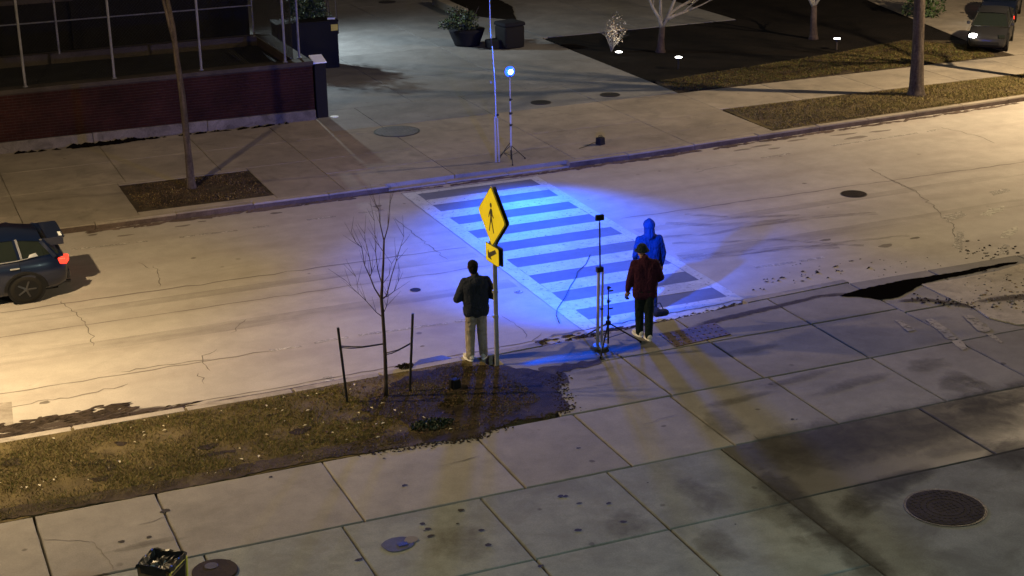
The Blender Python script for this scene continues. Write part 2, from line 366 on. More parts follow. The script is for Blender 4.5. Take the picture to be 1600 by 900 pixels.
# soft tyre scrub marks curving over the road
m = base('tyre_scrub', (.12, .10, .095), .9); bs_ = m.node_tree.nodes['Principled BSDF']
f = ramp(m, noise(m, pos(m, (.6, 3, 1)), 2.2, 5, .7), [(.38, (0, 0, 0)), (.8, grey(.55))]); L(m, f, bs_.inputs['Alpha'])
for c_, w_ in (([(1040, 349), (1110, 352), (1180, 348), (1290, 338), (1370, 333)], .22), ([(1000, 372), (1110, 366), (1180, 352), (1260, 343)], .16), ([(1060, 402), (1140, 396), (1230, 388), (1310, 385)], .28),
               ([(1050, 380), (1130, 378), (1210, 374), (1290, 380), (1350, 384)], .14), ([(1070, 335), (1150, 340), (1250, 336)], .15), ([(1060, 408), (1180, 395), (1300, 380), (1420, 368)], .12)):
    bm = nb(); P_ = [G(*p) for p in c_]; ribbon(bm, P_, w_, .002, step=.4); obj('tyre_mark', bm, m, road)
m = base('tyre_polish', (.19, .165, .15), .85); bs_ = m.node_tree.nodes['Principled BSDF']
f = ramp(m, noise(m, pos(m, (.15, 1.2, 1)), 1.5, 3, .6), [(.35, (0, 0, 0)), (.7, grey(.28))]); L(m, f, bs_.inputs['Alpha'])
for y_, w_ in ((28.1, .5), (30.1, .35)):
    bm = nb(); ribbon(bm, [(-40, y_+.15), (-10, y_), (11.6, y_-.12)], w_, .002, step=1.2); obj('tyre_mark', bm, m, road)
    bm = nb(); ribbon(bm, [(15.4, y_-.12), (30, y_+.1), (90, y_)], w_, .002, step=1.2); obj('tyre_mark', bm, m, road)
# dark stains and patches on the road
for (px_, py_, rx, ry) in ((1384, 384, .17, .10), (1338, 215, .35, .12), (1190, 228, .3, .08), (1210, 232, .2, .06), (1245, 219, .3, .07), (1160, 234, .25, .07), (1375, 205, .35, .08), (1320, 210, .4, .07), (145, 367, .12, .06), (436-150, 353, .18, .06), (286+30, 346, .1, .04), (447, 320, .1, .05), (195, 368, .2, .05), (431, 333, .15, .06), (590, 322, .12, .06), (660, 341+200, .05, .03), (70, 629, .1, .05), (975, 240, .2, .05), (1290, 375, .15, .06), (1430, 372, .12, .06)):
    bm = nb(); flat(bm, blob_outline(G(px_, py_), rx, ry), .0025); obj('road_stain', bm, M_seam if rx > .15 else M_crack, road)
# utility patch in the road at the left edge, small patch by the curb
mark('road_patch', [G(-20, 632), G(18, 628), G(21, 664), G(-20, 668)], M_curb, .004)
for q in ([(502, 590), (518, 587), (527, 600), (512, 604)],): mark('road_patch', [G(*p) for p in q], M_paintworn, .003)

near = empty('near_pavement', kind='structure', label='near concrete sidewalk of square slabs')
# gutters and curbs -------------------------------------------------
def seg(poly, t_step):
    pts = [Vector(p[:2]) for p in poly]; out = [pts[0]]; acc = 0
    for a, b in zip(pts, pts[1:]):
        Lg = (b-a).length; k = max(1, round(Lg/t_step))
        out += [a.lerp(b, (i+1)/k) for i in range(k)]
    return out
def curb(name, line, w, side, ztop=.15, drop=None, mat=M_curb, lab=None):
    root = empty(name, kind='structure', label=lab)
    pts = seg(line, 1.8)
    for a, b in zip(pts, pts[1:]):
        d = (b-a).normalized(); n_ = Vector((-d.y, d.x))*side*w; g_ = d*.006
        bm = nb(); zt = ztop
        if drop and drop[0] < (a.x+b.x)/2 < drop[1]: zt = .055
        q = [a+g_, b-g_, b-g_+n_, a+g_+n_]; prism(bm, q, -.04, zt+random.uniform(-.003, .003), .018)
        obj('curb_stone', bm, mat, root)
        if side > 0:
            bm = nb(); fo = Vector((-n_.y, n_.x)); nn_ = n_.normalized()*-.012; prism(bm, [a+g_+nn_, b-g_+nn_, b-g_-nn_*.1, a+g_-nn_*.1], .002, zt-.035+random.uniform(-.012, .01)); obj('dark_face', bm, M_curb_dark, root)
    return root
near_line = [(-30, 24.22), (6, 24.22), (10.6, 24.40), (12.7, 24.46), (15.0, 24.78), (17.4, 24.95)]
curb('near_curb', near_line, .17, -1, .15, (10.7, 15.4), lab='pale concrete curb along the near side of the street')
far_line = [(-30, 35.42), (10, 35.42), (13, 35.48), (18, 35.55), (24, 35.95), (34, 36.55), (60, 38)]
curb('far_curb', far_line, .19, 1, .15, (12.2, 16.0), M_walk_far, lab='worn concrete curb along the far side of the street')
# gutter pan seams and debris
bm = nb(); ribbon(bm, [(-30, 24.68), (6, 24.70), (11, 24.85)], .03, .003, jit=.012, step=.2); obj('gutter_seam', bm, M_crack, road)
bm = nb(); ribbon(bm, [(11, 24.92), (15, 25.10), (17.2, 25.2)], .04, .011, jit=.02, step=.15); obj('gutter_seam', bm, M_crack, road)
m_siltd = varied('dull_gutter_silt', (.10, .08, .065), .4, .9, 3, 14, 90, bs=.6)
def debris(name, line, w, n, z=.006, size=(.03, .12), mat=M_litter, parent=road, h=.03):
    bm = nb(); pts = [Vector(p[:2]) for p in line]
    for _ in range(n):
        i = random.randrange(len(pts)-1); p = pts[i].lerp(pts[i+1], random.random()); p += Vector((0, random.gauss(0, w/2)))
        s = random.uniform(*size); c_ = blob_outline(p, s*random.uniform(1, 2.6), s*.6, 8, .4, random.uniform(-.3, .5))
        hh = random.uniform(.2, 1)*h; vs = [bm.verts.new((x, y, z)) for x, y in c_]; t = bm.verts.new((p.x, p.y, z+hh))
        for k in range(8): bm.faces.new((vs[k], vs[(k+1) % 8], t))
    o = obj(name, bm, mat, parent); o['kind'] = 'stuff'; return o
debris('gutter_debris', [(-2, 24.35), (2.5, 24.5), (4.5, 24.42)], .28, 230, size=(.03, .13))
debris('gutter_debris', [(1.0, 24.85), (3.4, 25.0)], .22, 120, size=(.03, .10))
debris('gutter_debris', [(4, 24.4), (8, 24.5), (11, 24.6)], .10, 70, size=(.015, .05))
debris('gutter_debris', [(9.0, 24.45), (11.5, 24.7), (13.4, 24.65)], .14, 90, size=(.02, .08))
debris('gutter_debris', [(13.3, 24.65), (15.3, 24.95), (17.4, 25.15)], .10, 350, size=(.012, .04), mat=m_siltd)
debris('gutter_debris', [(15.3, 25.6), (17.4, 25.9), (18.8, 25.9)], .45, 30, size=(.01, .035))
debris('gutter_debris', [(4.3, 35.3), (8, 35.28), (10.5, 35.33)], .07, 160, size=(.04, .12), mat=M_curb_dark)
debris('gutter_debris', [(12, 35.32), (18, 35.42), (24, 35.8), (34, 36.4)], .06, 260, size=(.04, .14), mat=M_curb_dark)
m_silt = base('silt_film', (.045, .034, .027), .9); soften(m_silt, 6, .22, .85, .9, (.7, 1.5, 1))
def silt(pts, w, z, par): soft_band('silt_film', [G(*p, z) for p in pts], w, z, m_silt, par)
silt([(-20, 684), (60, 668), (140, 655), (220, 643), (300, 632)], [.42, .40, .32, .22, .10], .0045, road)
silt([(290, 634), (420, 614), (540, 592), (680, 572)], [.05, .07, .06, .05], .0045, road)
silt([(940, 530), (1040, 512), (1110, 494), (1180, 474), (1260, 459), (1340, 448), (1430, 430)], [.10, .22, .24, .22, .20, .20, .12], .0128, road)
silt([(1060, 516), (1130, 498), (1200, 482), (1280, 463), (1350, 456)], [.10, .15, .13, .10, .12], .1525, near)
silt([(1390, 470), (1450, 468), (1520, 478), (1560, 484)], [.08, .12, .10, .06], .160, near)
silt([(1520, 472), (1570, 466), (1640, 460)], [.1, .22, .2], .168, near)
silt([(640, 570), (700, 564), (790, 551), (880, 538), (950, 525)], [.08, .14, .16, .16, .12], .0140, road)
if 0: silt([(1200, 436), (1290, 424), (1380, 414), (1480, 405)], [.1, .22, .22, .15], .0045, road)
silt([(90, 361), (200, 349), (330, 335), (430, 323), (560, 306), (700, 290)], [.10, .16, .16, .12, .10, .06], .0045, road)
if 0: silt([(960, 258), (1060, 250), (1200, 229), (1330, 212), (1450, 190)], [.08, .10, .12, .12, .06], .0045, road)
m_wetg = base('wet_concrete', (.05, .05, .055), .6); soften(m_wetg, 3, .2, .9, .8, (.7, 1.4, 1))
soft_band('wet_gutter', [G(*p, .012) for p in ((760, 560), (820, 552), (900, 540), (980, 528))], [.12, .2, .2, .1], .0135, m_wetg, road)
soft_band('wet_patch', [G(*p, .152) for p in ((800, 572), (880, 560), (960, 548), (1030, 540))], [.12, .28, .25, .12], .1525, m_wetg, near)
# puddle by the ramp
bm = nb(); flat(bm, [G(*p) for p in ((765, 562), (770, 553), (800, 548), (840, 545), (870, 537), (905, 532), (930, 531), (925, 539), (880, 545), (850, 551), (820, 553), (795, 559))], .012)
tag(obj('puddle', bm, M_water), 'shallow puddle shining in the gutter beside the sign post', 'puddle')
bm = nb(); flat(bm, [G(*p) for p in ((645, 572), (655, 563), (690, 556), (705, 560), (695, 568), (660, 575))], .012)
tag(obj('puddle', bm, M_water), 'small puddle in the gutter left of the man in khaki trousers', 'puddle')

# near-black ragged wedge where the curb breaks off
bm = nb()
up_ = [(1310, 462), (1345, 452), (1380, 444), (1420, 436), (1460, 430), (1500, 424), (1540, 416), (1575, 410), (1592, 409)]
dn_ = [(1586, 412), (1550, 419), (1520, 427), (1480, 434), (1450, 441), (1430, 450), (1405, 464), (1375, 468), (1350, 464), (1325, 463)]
flat(bm, ragged([G(*p, .160) for p in up_+dn_], .02, .1), .160); obj('black_wedge', bm, M_nearblack, near)

# ================================================================== NEAR PAVEMENT
def slab(poly, mat, parent, z=.15, gap=.016, ch=.010, name='concrete_slab'):
    if parent is not near: gap = .009
    c = sum((Vector(p[:2]) for p in poly), Vector((0, 0)))/len(poly)
    q = []
    for p in poly:
        p = Vector(p[:2]); d = c-p; q.append(p+Vector((math.copysign(gap, d.x), math.copysign(gap, d.y))))
    bm = nb(); prism(bm, ragged(q, .0035, .22), -.04, z+random.uniform(-.004, .004)*(1 if parent is near else .3), .002 if parent is not near else ch); return obj(name, bm, mat, parent)
def grid(xs, ys, mat, parent, z=.15, skip=None, gap=.016):
    for x0, x1 in zip(xs, xs[1:]):
        for y0, y1 in zip(ys, ys[1:]):
            if skip and skip((x0+x1)/2, (y0+y1)/2): continue
            slab([(x0, y0), (x1, y0), (x1, y1), (x0, y1)], mat, parent, z, gap)
grid([-9, -5.6, -2.1, 1.45, 3.16, 5.66, 8.09, 9.81, 11.56, 13.42, 15.48, 17.3, 19.2, 21.4], [19.17, 21.27], M_walk, near)
# corner slabs up to the ramp
for x0, x1 in ((9.6, 11.60), (11.60, 13.35), (13.35, 15.45), (15.45, 17.35)):
    def yt(x): return {9.6: 24.15, 11.60: 24.25, 13.35: 24.42, 15.45: 24.63, 17.35: 24.74}[x]
    ym = 23.1
    slab([(x0, 21.27), (x1, 21.27), (x1, ym), (x0, ym)], M_walk, near, .15)
    slab([(x0, ym), (x1, ym), (x1, yt(x1)), (x0, yt(x0))], M_walk, near, .15)
grid([17.35, 19.2, 21.4, 24, 27, 30], [21.27, 22.9, 24.72], M_walk, near, .148)
grid([21.4, 24, 27, 30], [19.17, 21.27], M_walk, near, .14)
# lower plaza
grid([-4, -1.2, 1.5, 3.4, 5.33, 7.38, 9.38, 11.3], [11.5, 13.3, 15.25, 17.2, 19.17], M_plaza, near)
grid([11.3, 14.9, 18.6, 22, 26], [17.25, 19.17], M_darkslab, near)
grid([11.3, 15.9, 20, 25], [11.5, 17.25], varied('mottled_concrete', (.15, .148, .135), .3, .85, .5, 2, 40, dirt=(.075, .072, .062), dirtamt=.7, dirtlo=.47), near)
# metal ramp plate and darker ramp slabs
bm = nb(); prism(bm, [G(1030, 521, .17), (1*G(1056, 541, .17)), G(1142, 521, .17), G(1117, 503, .17)], .1, .162, .004)
for k in range(9):
    for j in range(4):
        a = G(1030, 521, .17).lerp(G(1117, 503, .17), (k+.5)/9); b = G(1056, 541, .17).lerp(G(1142, 521, .17), (k+.5)/9); c_ = a.lerp(b, (j+.5)/4); disc(bm, (c_.x, c_.y, .160), .018, .008, 8)
obj('ramp_plate', bm, M_steelpl, near)
for q in ([(1138, 510), (1215, 484), (1240, 482), (1222, 492), (1170, 509)], [(905, 548), (945, 530), (990, 527), (1000, 538), (960, 545)], [(1080, 462), (1100, 455), (1120, 452)]):
    pass
# pale strips by the driveway: slots of light put into the ground colour
M_pale = varied('pale_light_and_rubble', (.29, .265, .22), .2, .9, 2, 8, 50); wear(M_pale, .30, .52, 6)
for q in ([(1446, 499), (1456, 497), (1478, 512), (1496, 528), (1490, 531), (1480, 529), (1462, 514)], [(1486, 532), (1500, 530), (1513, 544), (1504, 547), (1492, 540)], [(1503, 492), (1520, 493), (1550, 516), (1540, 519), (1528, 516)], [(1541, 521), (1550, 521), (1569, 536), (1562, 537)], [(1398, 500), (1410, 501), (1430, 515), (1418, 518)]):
    bm = nb(); flat(bm, ragged([G(*p, .1575) for p in q], .012, .08), .1575); obj('light_strip', bm, M_pale, near)
# broken driveway apron with rubble, painted pale as far as the lamplight reaches
bm = nb(); prism(bm, [G(*p, .15) for p in ((1440, 445), (1490, 470), (1520, 480), (1545, 497), (1590, 508), (1700, 505), (1700, 412), (1596, 413), (1560, 424), (1500, 436))], .1, .166)
obj('driveway_apron', bm, varied('lit_apron_concrete', (.36, .32, .25), .22, .9, 1, 4, 50, dirt=(.12, .10, .08), dirtamt=.6), near)
def rubble(name, n, fn, size, mats, z, parent, hf=.6):
    bm = nb()
    for _ in range(n):
        p = fn(); s = random.uniform(*size); q = blob_outline(p, s, s*.7, 6, .3, random.uniform(0, 3))
        lo = [bm.verts.new((x, y, z)) for x, y in q]; hi = [bm.verts.new((p[0]+(x-p[0])*.6, p[1]+(y-p[1])*.6, z+s*hf*random.uniform(.4, 1))) for x, y in q]
        mi = random.randrange(len(mats))
        for k in range(6): bm.faces.new((lo[k], lo[(k+1) % 6], hi[(k+1) % 6], hi[k])).material_index = mi
        bm.faces.new(hi).material_index = mi
    o = obj(name, bm, mats, parent); o['kind'] = 'stuff'; return o
rubble('rubble', 90, lambda: G(random.gauss(1575, 28), random.gauss(466, 9), .166), (.01, .045), [M_litter, M_curb, M_cardboard, M_pale], .166, near)
rubble('rubble', 60, lambda: G(random.uniform(1495, 1640), random.gauss(440, 12), .166), (.008, .03), [M_litter, M_curb, M_pale], .166, near)
rubble('rubble', 80, lambda: (lambda t: G(1425+110*t+random.gauss(0, 5), 466+13*t+random.gauss(0, 3.2), .16))(random.random()), (.01, .035), [M_nearblack, M_litter], .16, near)
rubble('rubble', 40, lambda: G(random.uniform(1230, 1480), random.gauss(418, 8), 0), (.006, .018), [M_litter, M_crack], .003, road)
rubble('rubble', 60, lambda: G(random.uniform(1500, 1610), random.gauss(395, 8), 0), (.01, .04), [M_litter, M_pale], .003, road)
# stains near: muddy footprints
m_st = base('faint_stain', (.09, .08, .065), .9)
fs = ramp(m_st, noise(m_st, pos(m_st), 5, 5, .7), [(.40, (0, 0, 0)), (.65, grey(.30))]); soften(m_st, 4, .2, 1.0, .4)
def stain(px, py, rx, ry, z=.1565, rot=0, mat=m_st):
    soft_blob('stain', G(px, py, z), rx*1.3, ry*1.3, z, mat, near, rot)
for a in ((1130, 660, .35, .5), (1100, 775, .35, .6), (1120, 850, .3, .5), (1250, 590, .7, .15, .1565, .1), (1150, 625, .8, .12, .1565, .1), (1330, 600, .9, .15, .1565, .2), (1450, 570, .5, .25), (1490, 600, .35, .3), (1300, 840, .5, .3), (1210, 800, .4, .5), (925, 580, .4, .12), (1180, 545, .5, .14), (1500, 700, .8, .2), (935, 590, .2, .08), (230, 850, .5, .1), (1500, 590, .2, .4), (1530, 600, .15, .4), (980, 820, .4, .4), (720, 850, .5, .5)): stain(*a)
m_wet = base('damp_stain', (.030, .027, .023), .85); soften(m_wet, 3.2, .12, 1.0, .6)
for q, w in (([(1125, 712), (1200, 712), (1310, 690), (1450, 662), (1640, 625)], [.5, .95, 1.05, 1.0, 1.0]), ([(1190, 725), (1240, 785), (1310, 845), (1400, 920)], [.4, .36, .34, .34]), ([(1470, 725), (1370, 765), (1310, 815)], [.2, .4, .3]),
              ([(1540, 700), (1620, 720)], [.6, .9]), ([(1480, 640), (1560, 622), (1660, 600)], [.3, .5, .6])):
    soft_band('damp_stain', [G(*p, .159) for p in q], w, .1582, m_wet, near)
bm = nb()
for (px, py, s) in ((632, 758, .05), (669, 826, .055), (673, 837, .06), (663, 829, .02), (763, 851, .06), (752, 828, .05), (905, 786, .045), (951, 786, .045), (974, 815, .055), (903, 828, .06), (720, 797, .06), (845, 884, .05), (561, 874, .06), (876, 775, .06), (1012, 754, .02), (1238, 655, .04), (884, 775, .05), (904, 700, .04), (1149, 819, .02), (233, 839, .05), (190, 846, .06), (355, 876, .05), (423, 745, .04), (600, 716, .03), (258, 798, .09), (715, 818, .03), (660, 818, .05), (1245, 655, .02)):
    p = G(px, py, .157); flat(bm, blob_outline(p, s*.85, s*.6, 10, .3), .1575)
o = obj('gum_spots', bm, base('gum_black', (.028, .024, .02), .8), near); o['kind'] = 'stuff'
def wcrack(pts, w=.012):
    bm = nb(); ribbon(bm, [G(*p, .157) for p in pts], w, .157, jit=.012, step=.08); obj('crack', bm, M_crack, near)
wcrack([(65, 843), (105, 844), (143, 845)]); wcrack([(143, 845), (160, 863), (182, 893)]); wcrack([(215, 820), (243, 813), (262, 806)]); wcrack([(685, 728), (720, 720), (750, 712)])
for c_ in ([(1003, 664), (1030, 655), (1060, 646)], [(890, 610), (920, 604), (960, 598)], [(1150, 700), (1185, 696)]): wcrack(c_, .01)
# blue puddle round a small drain hole, big manhole ------------------------------------------------
def thing(name, label, cat, loc, group=None, rz=0): return empty(name, loc, rz, label, cat, group)
p = G(622, 850, .155); t = thing('drain_puddle', 'blue grey damp puddle round a small square drain hole', 'puddle', (p.x, p.y, .155))
bm = nb(); flat(bm, blob_outline((0, 0), .235, .19, 26, .08), .004); obj('water', bm, M_pudd, t)
bm = nb(); flat(bm, blob_outline((.2, .04), .1, .09, 14, .1), .0055); obj('damp_rim', bm, M_crack, t)
bm = nb(); prism(bm, [(-.02, -.09), (.12, -.09), (.12, .0), (-.02, .0)], 0, .012); obj('drain_lid', bm, M_irondk, t)
def manhole(name, label, px, py, r, mat, z, ringmat=M_irondk, detail=True):
    p = G(px, py, z); t = thing(name, label, 'manhole cover', (p.x, p.y, z), 'manhole covers in the street and pavement')
    bm = nb(); disc(bm, (0, 0, -.02), r, .024, 40); obj('frame_ring', bm, ringmat, t)
    bm = nb(); disc(bm, (0, 0, .0), r*.93, .009, 40)
    if detail:
        tt = []
        for rr in (.45, .6):
            for k in range(28):
                a = 2*PI*k/28; box(bm, (rr*r*math.cos(a), rr*r*math.sin(a), .010), (.03*r, .07*r, .006), a)
        for k in range(-6, 7):
            for j in range(-6, 7):
                x, y = k*r*.13, j*r*.13
                if .68*r < math.hypot(x, y) < .88*r or math.hypot(x, y) < .33*r: box(bm, (x, y, .010), (r*.06, r*.06, .006))
    obj('cover', bm, mat, t); return t
manhole('manhole_cover', 'large brown iron manhole cover in the dark concrete at lower right', 1477, 793, .57, M_iron, .157)
manhole('manhole_cover', 'wide grey patterned manhole cover on the far plaza near the brick wall end', 620, 205, .63, varied('worn_iron', (.09, .085, .08), .35, .7, 3, 20, 80, bs=.5), .157)
manhole('manhole_cover', 'small dark manhole cover on the far plaza, left of two', 845, 160, .30, M_irondk, .157, detail=False)
manhole('manhole_cover', 'small dark manhole cover on the far plaza, right of two', 953, 148, .30, M_irondk, .157, detail=False)
manhole('manhole_cover', 'brown manhole cover in the street right of the crosswalk', 1334, 303, .31, M_iron, .004)
manhole('manhole_cover', 'tiny round valve cover in the street beside the young tree', 649, 453, .11, M_iron, .004, M_crack, False)
manhole('manhole_cover', 'tiny bluish valve cover in the street beside the crosswalk border', 810, 456, .085, M_paintworn, .004, M_crack, False)
manhole('manhole_cover', 'dark manhole cover far up the plaza at the top of the view', 605, 3, .35, M_irondk, .157, detail=False)

# grass verge -------------------------------------------------------
def terrain_patch(name, outline, z, mat, label, amp=.03, step=.12):
    bm = nb(); prism(bm, ragged(outline, amp, step), -.03, z); return tag(obj(name, bm, mat), label, kind='structure')
verge = [(-30, 21.28), (8.1, 21.28), (8.5, 21.35), (9.2, 21.45), (9.72, 21.55), (9.85, 21.75), (9.95, 22.4), (9.6, 22.7), (9.75, 23.3), (9.4, 23.6), (9.3, 24.18), (-30, 24.04)]
terrain_patch('grass_verge', verge, .145, M_ground, 'dry grass verge between sidewalk and street', .02, .3)
m_soil2 = varied('tree_soil', (.030, .022, .016), .5, .95, 2, 9, 70, dirt=(.06, .05, .03), dirtamt=.7, bs=.8)
def spill(pts, mat=M_dirt, z=.160, amp=.045):
    bm = nb(); flat(bm, ragged(pts, amp, .09), z); obj('soil_spill', bm, mat, near)
spill([G(*p, .16) for p in ((640, 583), (700, 573), (780, 572), (835, 576), (868, 585), (873, 610), (888, 638), (850, 650), (810, 655), (780, 664), (745, 682), (700, 690), (655, 690), (640, 660), (560, 640), (600, 610))], m_soil2, .160, .06)
spill([G(*p, .16) for p in ((0, 812), (120, 792), (246, 770), (370, 745), (498, 717), (640, 697), (700, 682), (640, 674), (500, 700), (250, 753), (0, 795))], M_dirt, .158, .03)
spill([G(*p, .16) for p in ((840, 574), (900, 566), (945, 560), (930, 572), (880, 580), (890, 600), (868, 600))], M_dirt, .1575, .05)
def pts_in(poly, n):
    P = np.array([(p[0], p[1]) for p in poly]); lo, hi = P.min(0), P.max(0); out = []
    tot = 0
    while tot < n:
        q = RNG.uniform(lo, hi, (n*2, 2)); ins = np.zeros(len(q), bool); j = len(P)-1
        for i in range(len(P)):
            c = ((P[i, 1] > q[:, 1]) != (P[j, 1] > q[:, 1])) & (q[:, 0] < (P[j, 0]-P[i, 0])*(q[:, 1]-P[i, 1])/(P[j, 1]-P[i, 1]+1e-12)+P[i, 0])
            ins ^= c; j = i
        q = q[ins]; out.append(q); tot += len(q)
    return np.concatenate(out)[:n]
def grass(name, poly, n, z, mats, weights, label, h=(.02, .06), w=.006, lay=1.2, patch=.6):
    q = pts_in(poly, n)
    # patchy density and colour from low-frequency waves
    f = np.sin(q[:, 0]*2.1+1)*np.sin(q[:, 1]*2.9+.5)+.6*np.sin(q[:, 0]*5.3+q[:, 1]*3.1)+.5*np.sin(q[:, 0]*.9-q[:, 1]*6.7)
    keep = RNG.random(n) < np.clip(patch+f*.38, .04, 1); q = q[keep]; f = f[keep]; n = len(q)
    a = RNG.uniform(0, 2*np.pi, n); hh = RNG.uniform(h[0], h[1], n); ln = RNG.uniform(.3, lay, n)*hh; b = RNG.uniform(0, 2*np.pi, n)
    base_ = np.c_[q, np.full(n, z)]; wd = np.c_[np.cos(b), np.sin(b), np.zeros(n)]*w*RNG.uniform(.5, 1.5, n)[:, None]
    tip = base_+np.c_[np.cos(a)*ln, np.sin(a)*ln, hh]; v = np.stack([base_-wd, base_+wd, tip], 1).reshape(-1, 3)
    me = bpy.data.meshes.new(name); me.vertices.add(3*n); me.vertices.foreach_set('co', v.ravel().astype(np.float32))
    me.loops.add(3*n); me.loops.foreach_set('vertex_index', np.arange(3*n, dtype=np.int32)); me.polygons.add(n)
    me.polygons.foreach_set('loop_start', np.arange(0, 3*n, 3, dtype=np.int32)); me.polygons.foreach_set('loop_total', np.full(n, 3, np.int32))
    for mm in mats: me.materials.append(mm)
    wt = np.array(weights, float); cum = np.cumsum(wt/wt.sum()); idx = np.searchsorted(cum, np.clip(RNG.random(n)+f*.12, 0, .999)).astype(np.int32)
    me.polygons.foreach_set('material_index', idx); me.update(calc_edges=True)
    return tag(link(bpy.data.objects.new(name, me)), label, 'grass', kind='stuff')
gm = [M_gr3, M_gr1, M_gr4, M_gr2]
grass('grass', [(-3, 21.36), (6.0, 21.36), (7.2, 22.2), (6.7, 24.0), (-3, 24.0)], 120000, .145, gm, (3.2, 3.4, 1, 3), 'patchy dormant grass on the near verge', (.015, .05), .005, 1.7, .6)
grass('grass', [(6.0, 21.36), (8.2, 21.4), (9.6, 22.0), (9.5, 23.6), (8.9, 24.1), (6.6, 24.05), (7.1, 22.4)], 26000, .155, [M_gr3, M_flake2, M_gr1, M_gr2], (5, 3, 2, .7), 'sparse brown grass on bare soil around the young tree', (.01, .035), .005, 1.5, .5)
bm = nb()
for _ in range(22):
    x_, y_ = random.uniform(-3, 6.8), random.uniform(21.5, 23.9); flat(bm, blob_outline((x_, y_), random.uniform(.08, .28), random.uniform(.04, .12), 18, .4), .147+random.uniform(0, .006))
o = obj('bare_soil_patches', bm, m_soil2); tag(o, 'bare soil patches between the grass of the near verge', kind='stuff')
def flakes(name, poly, n, z, mat, label, s=(.015, .04)):
    bm = nb()
    for x, y in pts_in(poly, n):
        r = random.uniform(*s); a = random.uniform(0, 6.28); c_, s_ = math.cos(a), math.sin(a); t = random.uniform(0, .02)
        bm.faces.new([bm.verts.new((x+r*(u*c_-v*s_), y+r*(u*s_+v*c_), z+t+w_)) for u, v, w_ in ((-1, 0, .0), (0, -.55, .012), (1.1, 0, .004), (.1, .5, .016))])
    return tag(obj(name, bm, mat), label, 'leaves', kind='stuff')
flakes('leaf_litter', [(-3, 21.4), (8, 21.4), (8, 23.95), (-3, 23.95)], 120, .155, M_flake, 'pale dry leaves and scraps scattered on the near verge', (.015, .042))
flakes('leaf_litter', [(6, 21.4), (9.6, 21.6), (9.4, 23.8), (6, 23.9)], 260, .16, M_flake2, 'brown leaves on the soil round the young tree', (.02, .05))
# dark weed clump and clods on the soil
def edge_crumbs():
    E_ = [G(*p, .16) for p in ((868, 585), (873, 610), (888, 638), (850, 650), (810, 655), (780, 664), (745, 682), (700, 690), (640, 698), (560, 708))]
    def fn():
        i = random.randrange(len(E_)-1); q = E_[i].lerp(E_[i+1], random.random()); return Vector((q.x+random.gauss(.02, .10), q.y+random.gauss(-.01, .06), 0))
    bm = nb()
    for _ in range(900):
        p = fn(); s_ = random.uniform(.004, .02); q = blob_outline(p, s_*1.6, s_, 5, .4, random.uniform(0, 3)); vs = [bm.verts.new((x, y, .157)) for x, y in q]; t_ = bm.verts.new((p.x, p.y, .160+s_*.5))
        for k in range(5): bm.faces.new((vs[k], vs[(k+1) % 5], t_))
    o = obj('soil_crumbs', bm, m_soil2, near); o['kind'] = 'stuff'
edge_crumbs()
def clump(name, label, px, py, r, n, h, mat, z=.15, cat='weeds'):
    p = G(px, py, z); bm = nb()
    for _ in range(n):
        a = random.uniform(0, 6.28); rr = r*random.random()**.6; q = Vector((rr*math.cos(a), rr*.6*math.sin(a), random.uniform(0, h)*(1-rr/r*.7)))
        d = Vector((random.gauss(0, 1), random.gauss(0, 1), random.uniform(-.2, 1))).normalized()*random.uniform(.02, .05); e = d.cross(Vector((random.gauss(0, 1), 1, .3))).normalized()*.012
        bm.faces.new([bm.verts.new(q-e), bm.verts.new(q+d*.5+e*1.5), bm.verts.new(q+d), bm.verts.new(q+d*.4-e*1.6)])
    o = obj(name, bm, mat); o.location = (p.x, p.y, z); return tag(o, label, cat)
clump('weed_clump', 'dark flattened weed clump at the sidewalk edge of the verge', 675, 665, .36, 700, .09, M_leafdk)
clump('weed_clump', 'low brown leafy tuft right of the tree stakes', 705, 630, .22, 260, .05, M_gr3)
clump('weed_clump', 'brown tuft in the gutter behind the right tree stake', 632, 574, .16, 250, .07, M_litter)

# ================================================================== FAR SIDE
far = empty('far_pavement', kind='structure', label='far concrete sidewalk and plaza')
xs_far = [-14, -10.4, -7, -3.5, 0.4, 3.05, 5.8, 8.17, 10.45, 13.30, 16.6, 19.95, 22.6]
def cy_at(x):   # far curb back line
    pts = far_line
    for a, b in zip(pts, pts[1:]):
        if a[0] <= x <= b[0]: return a[1]+(b[1]-a[1])*(x-a[0])/(b[0]-a[0])+.195
    return 38
PX0, PX1, PY0, PY1 = 5.58, 8.80, 35.9, 38.42
for x0, x1 in zip(xs_far, xs_far[1:]):
    a, b = max(x0, -99), x1
    if x0 == 5.8: continue
    if x0 == 3.05: slab([(x0, cy_at(x0)), (PX0, cy_at(PX0)), (PX0, 38.65), (x0, 38.65)], M_walk_far, far); continue
    if x0 == 8.17:
        slab([(PX1, cy_at(x0)), (x1, cy_at(x1)), (x1, 38.65), (PX1, 38.65)], M_walk_far, far); continue
    ym = 37.2 if x0 > 8 else 36.9
    slab([(x0, cy_at(x0)), (x1, cy_at(x1)), (x1, ym), (x0, ym)], M_walk_far, far)
    slab([(x0, ym), (x1, ym), (x1, 38.65), (x0, 38.65)], M_walk_far, far)
slab([(PX0, cy_at(PX0)), (PX1, cy_at(PX1)), (PX1, PY0), (PX0, PY0)], M_walk_far, far); slab([(PX0, PY1), (PX1, PY1), (PX1, 38.65), (PX0, 38.65)], M_walk_far, far)
grid(xs_far[:10], [38.65, 40.85, 43.0], M_walk_far, far, skip=lambda x, y: False)
grid([13.30, 16.6, 19.95, 22.6], [38.65, 41.4], M_walk_far, far)
grid([11.9, 15.1, 18.8, 22.6], [43.0+.9, 47.2, 51.5], M_plaza_far, far, gap=.014)
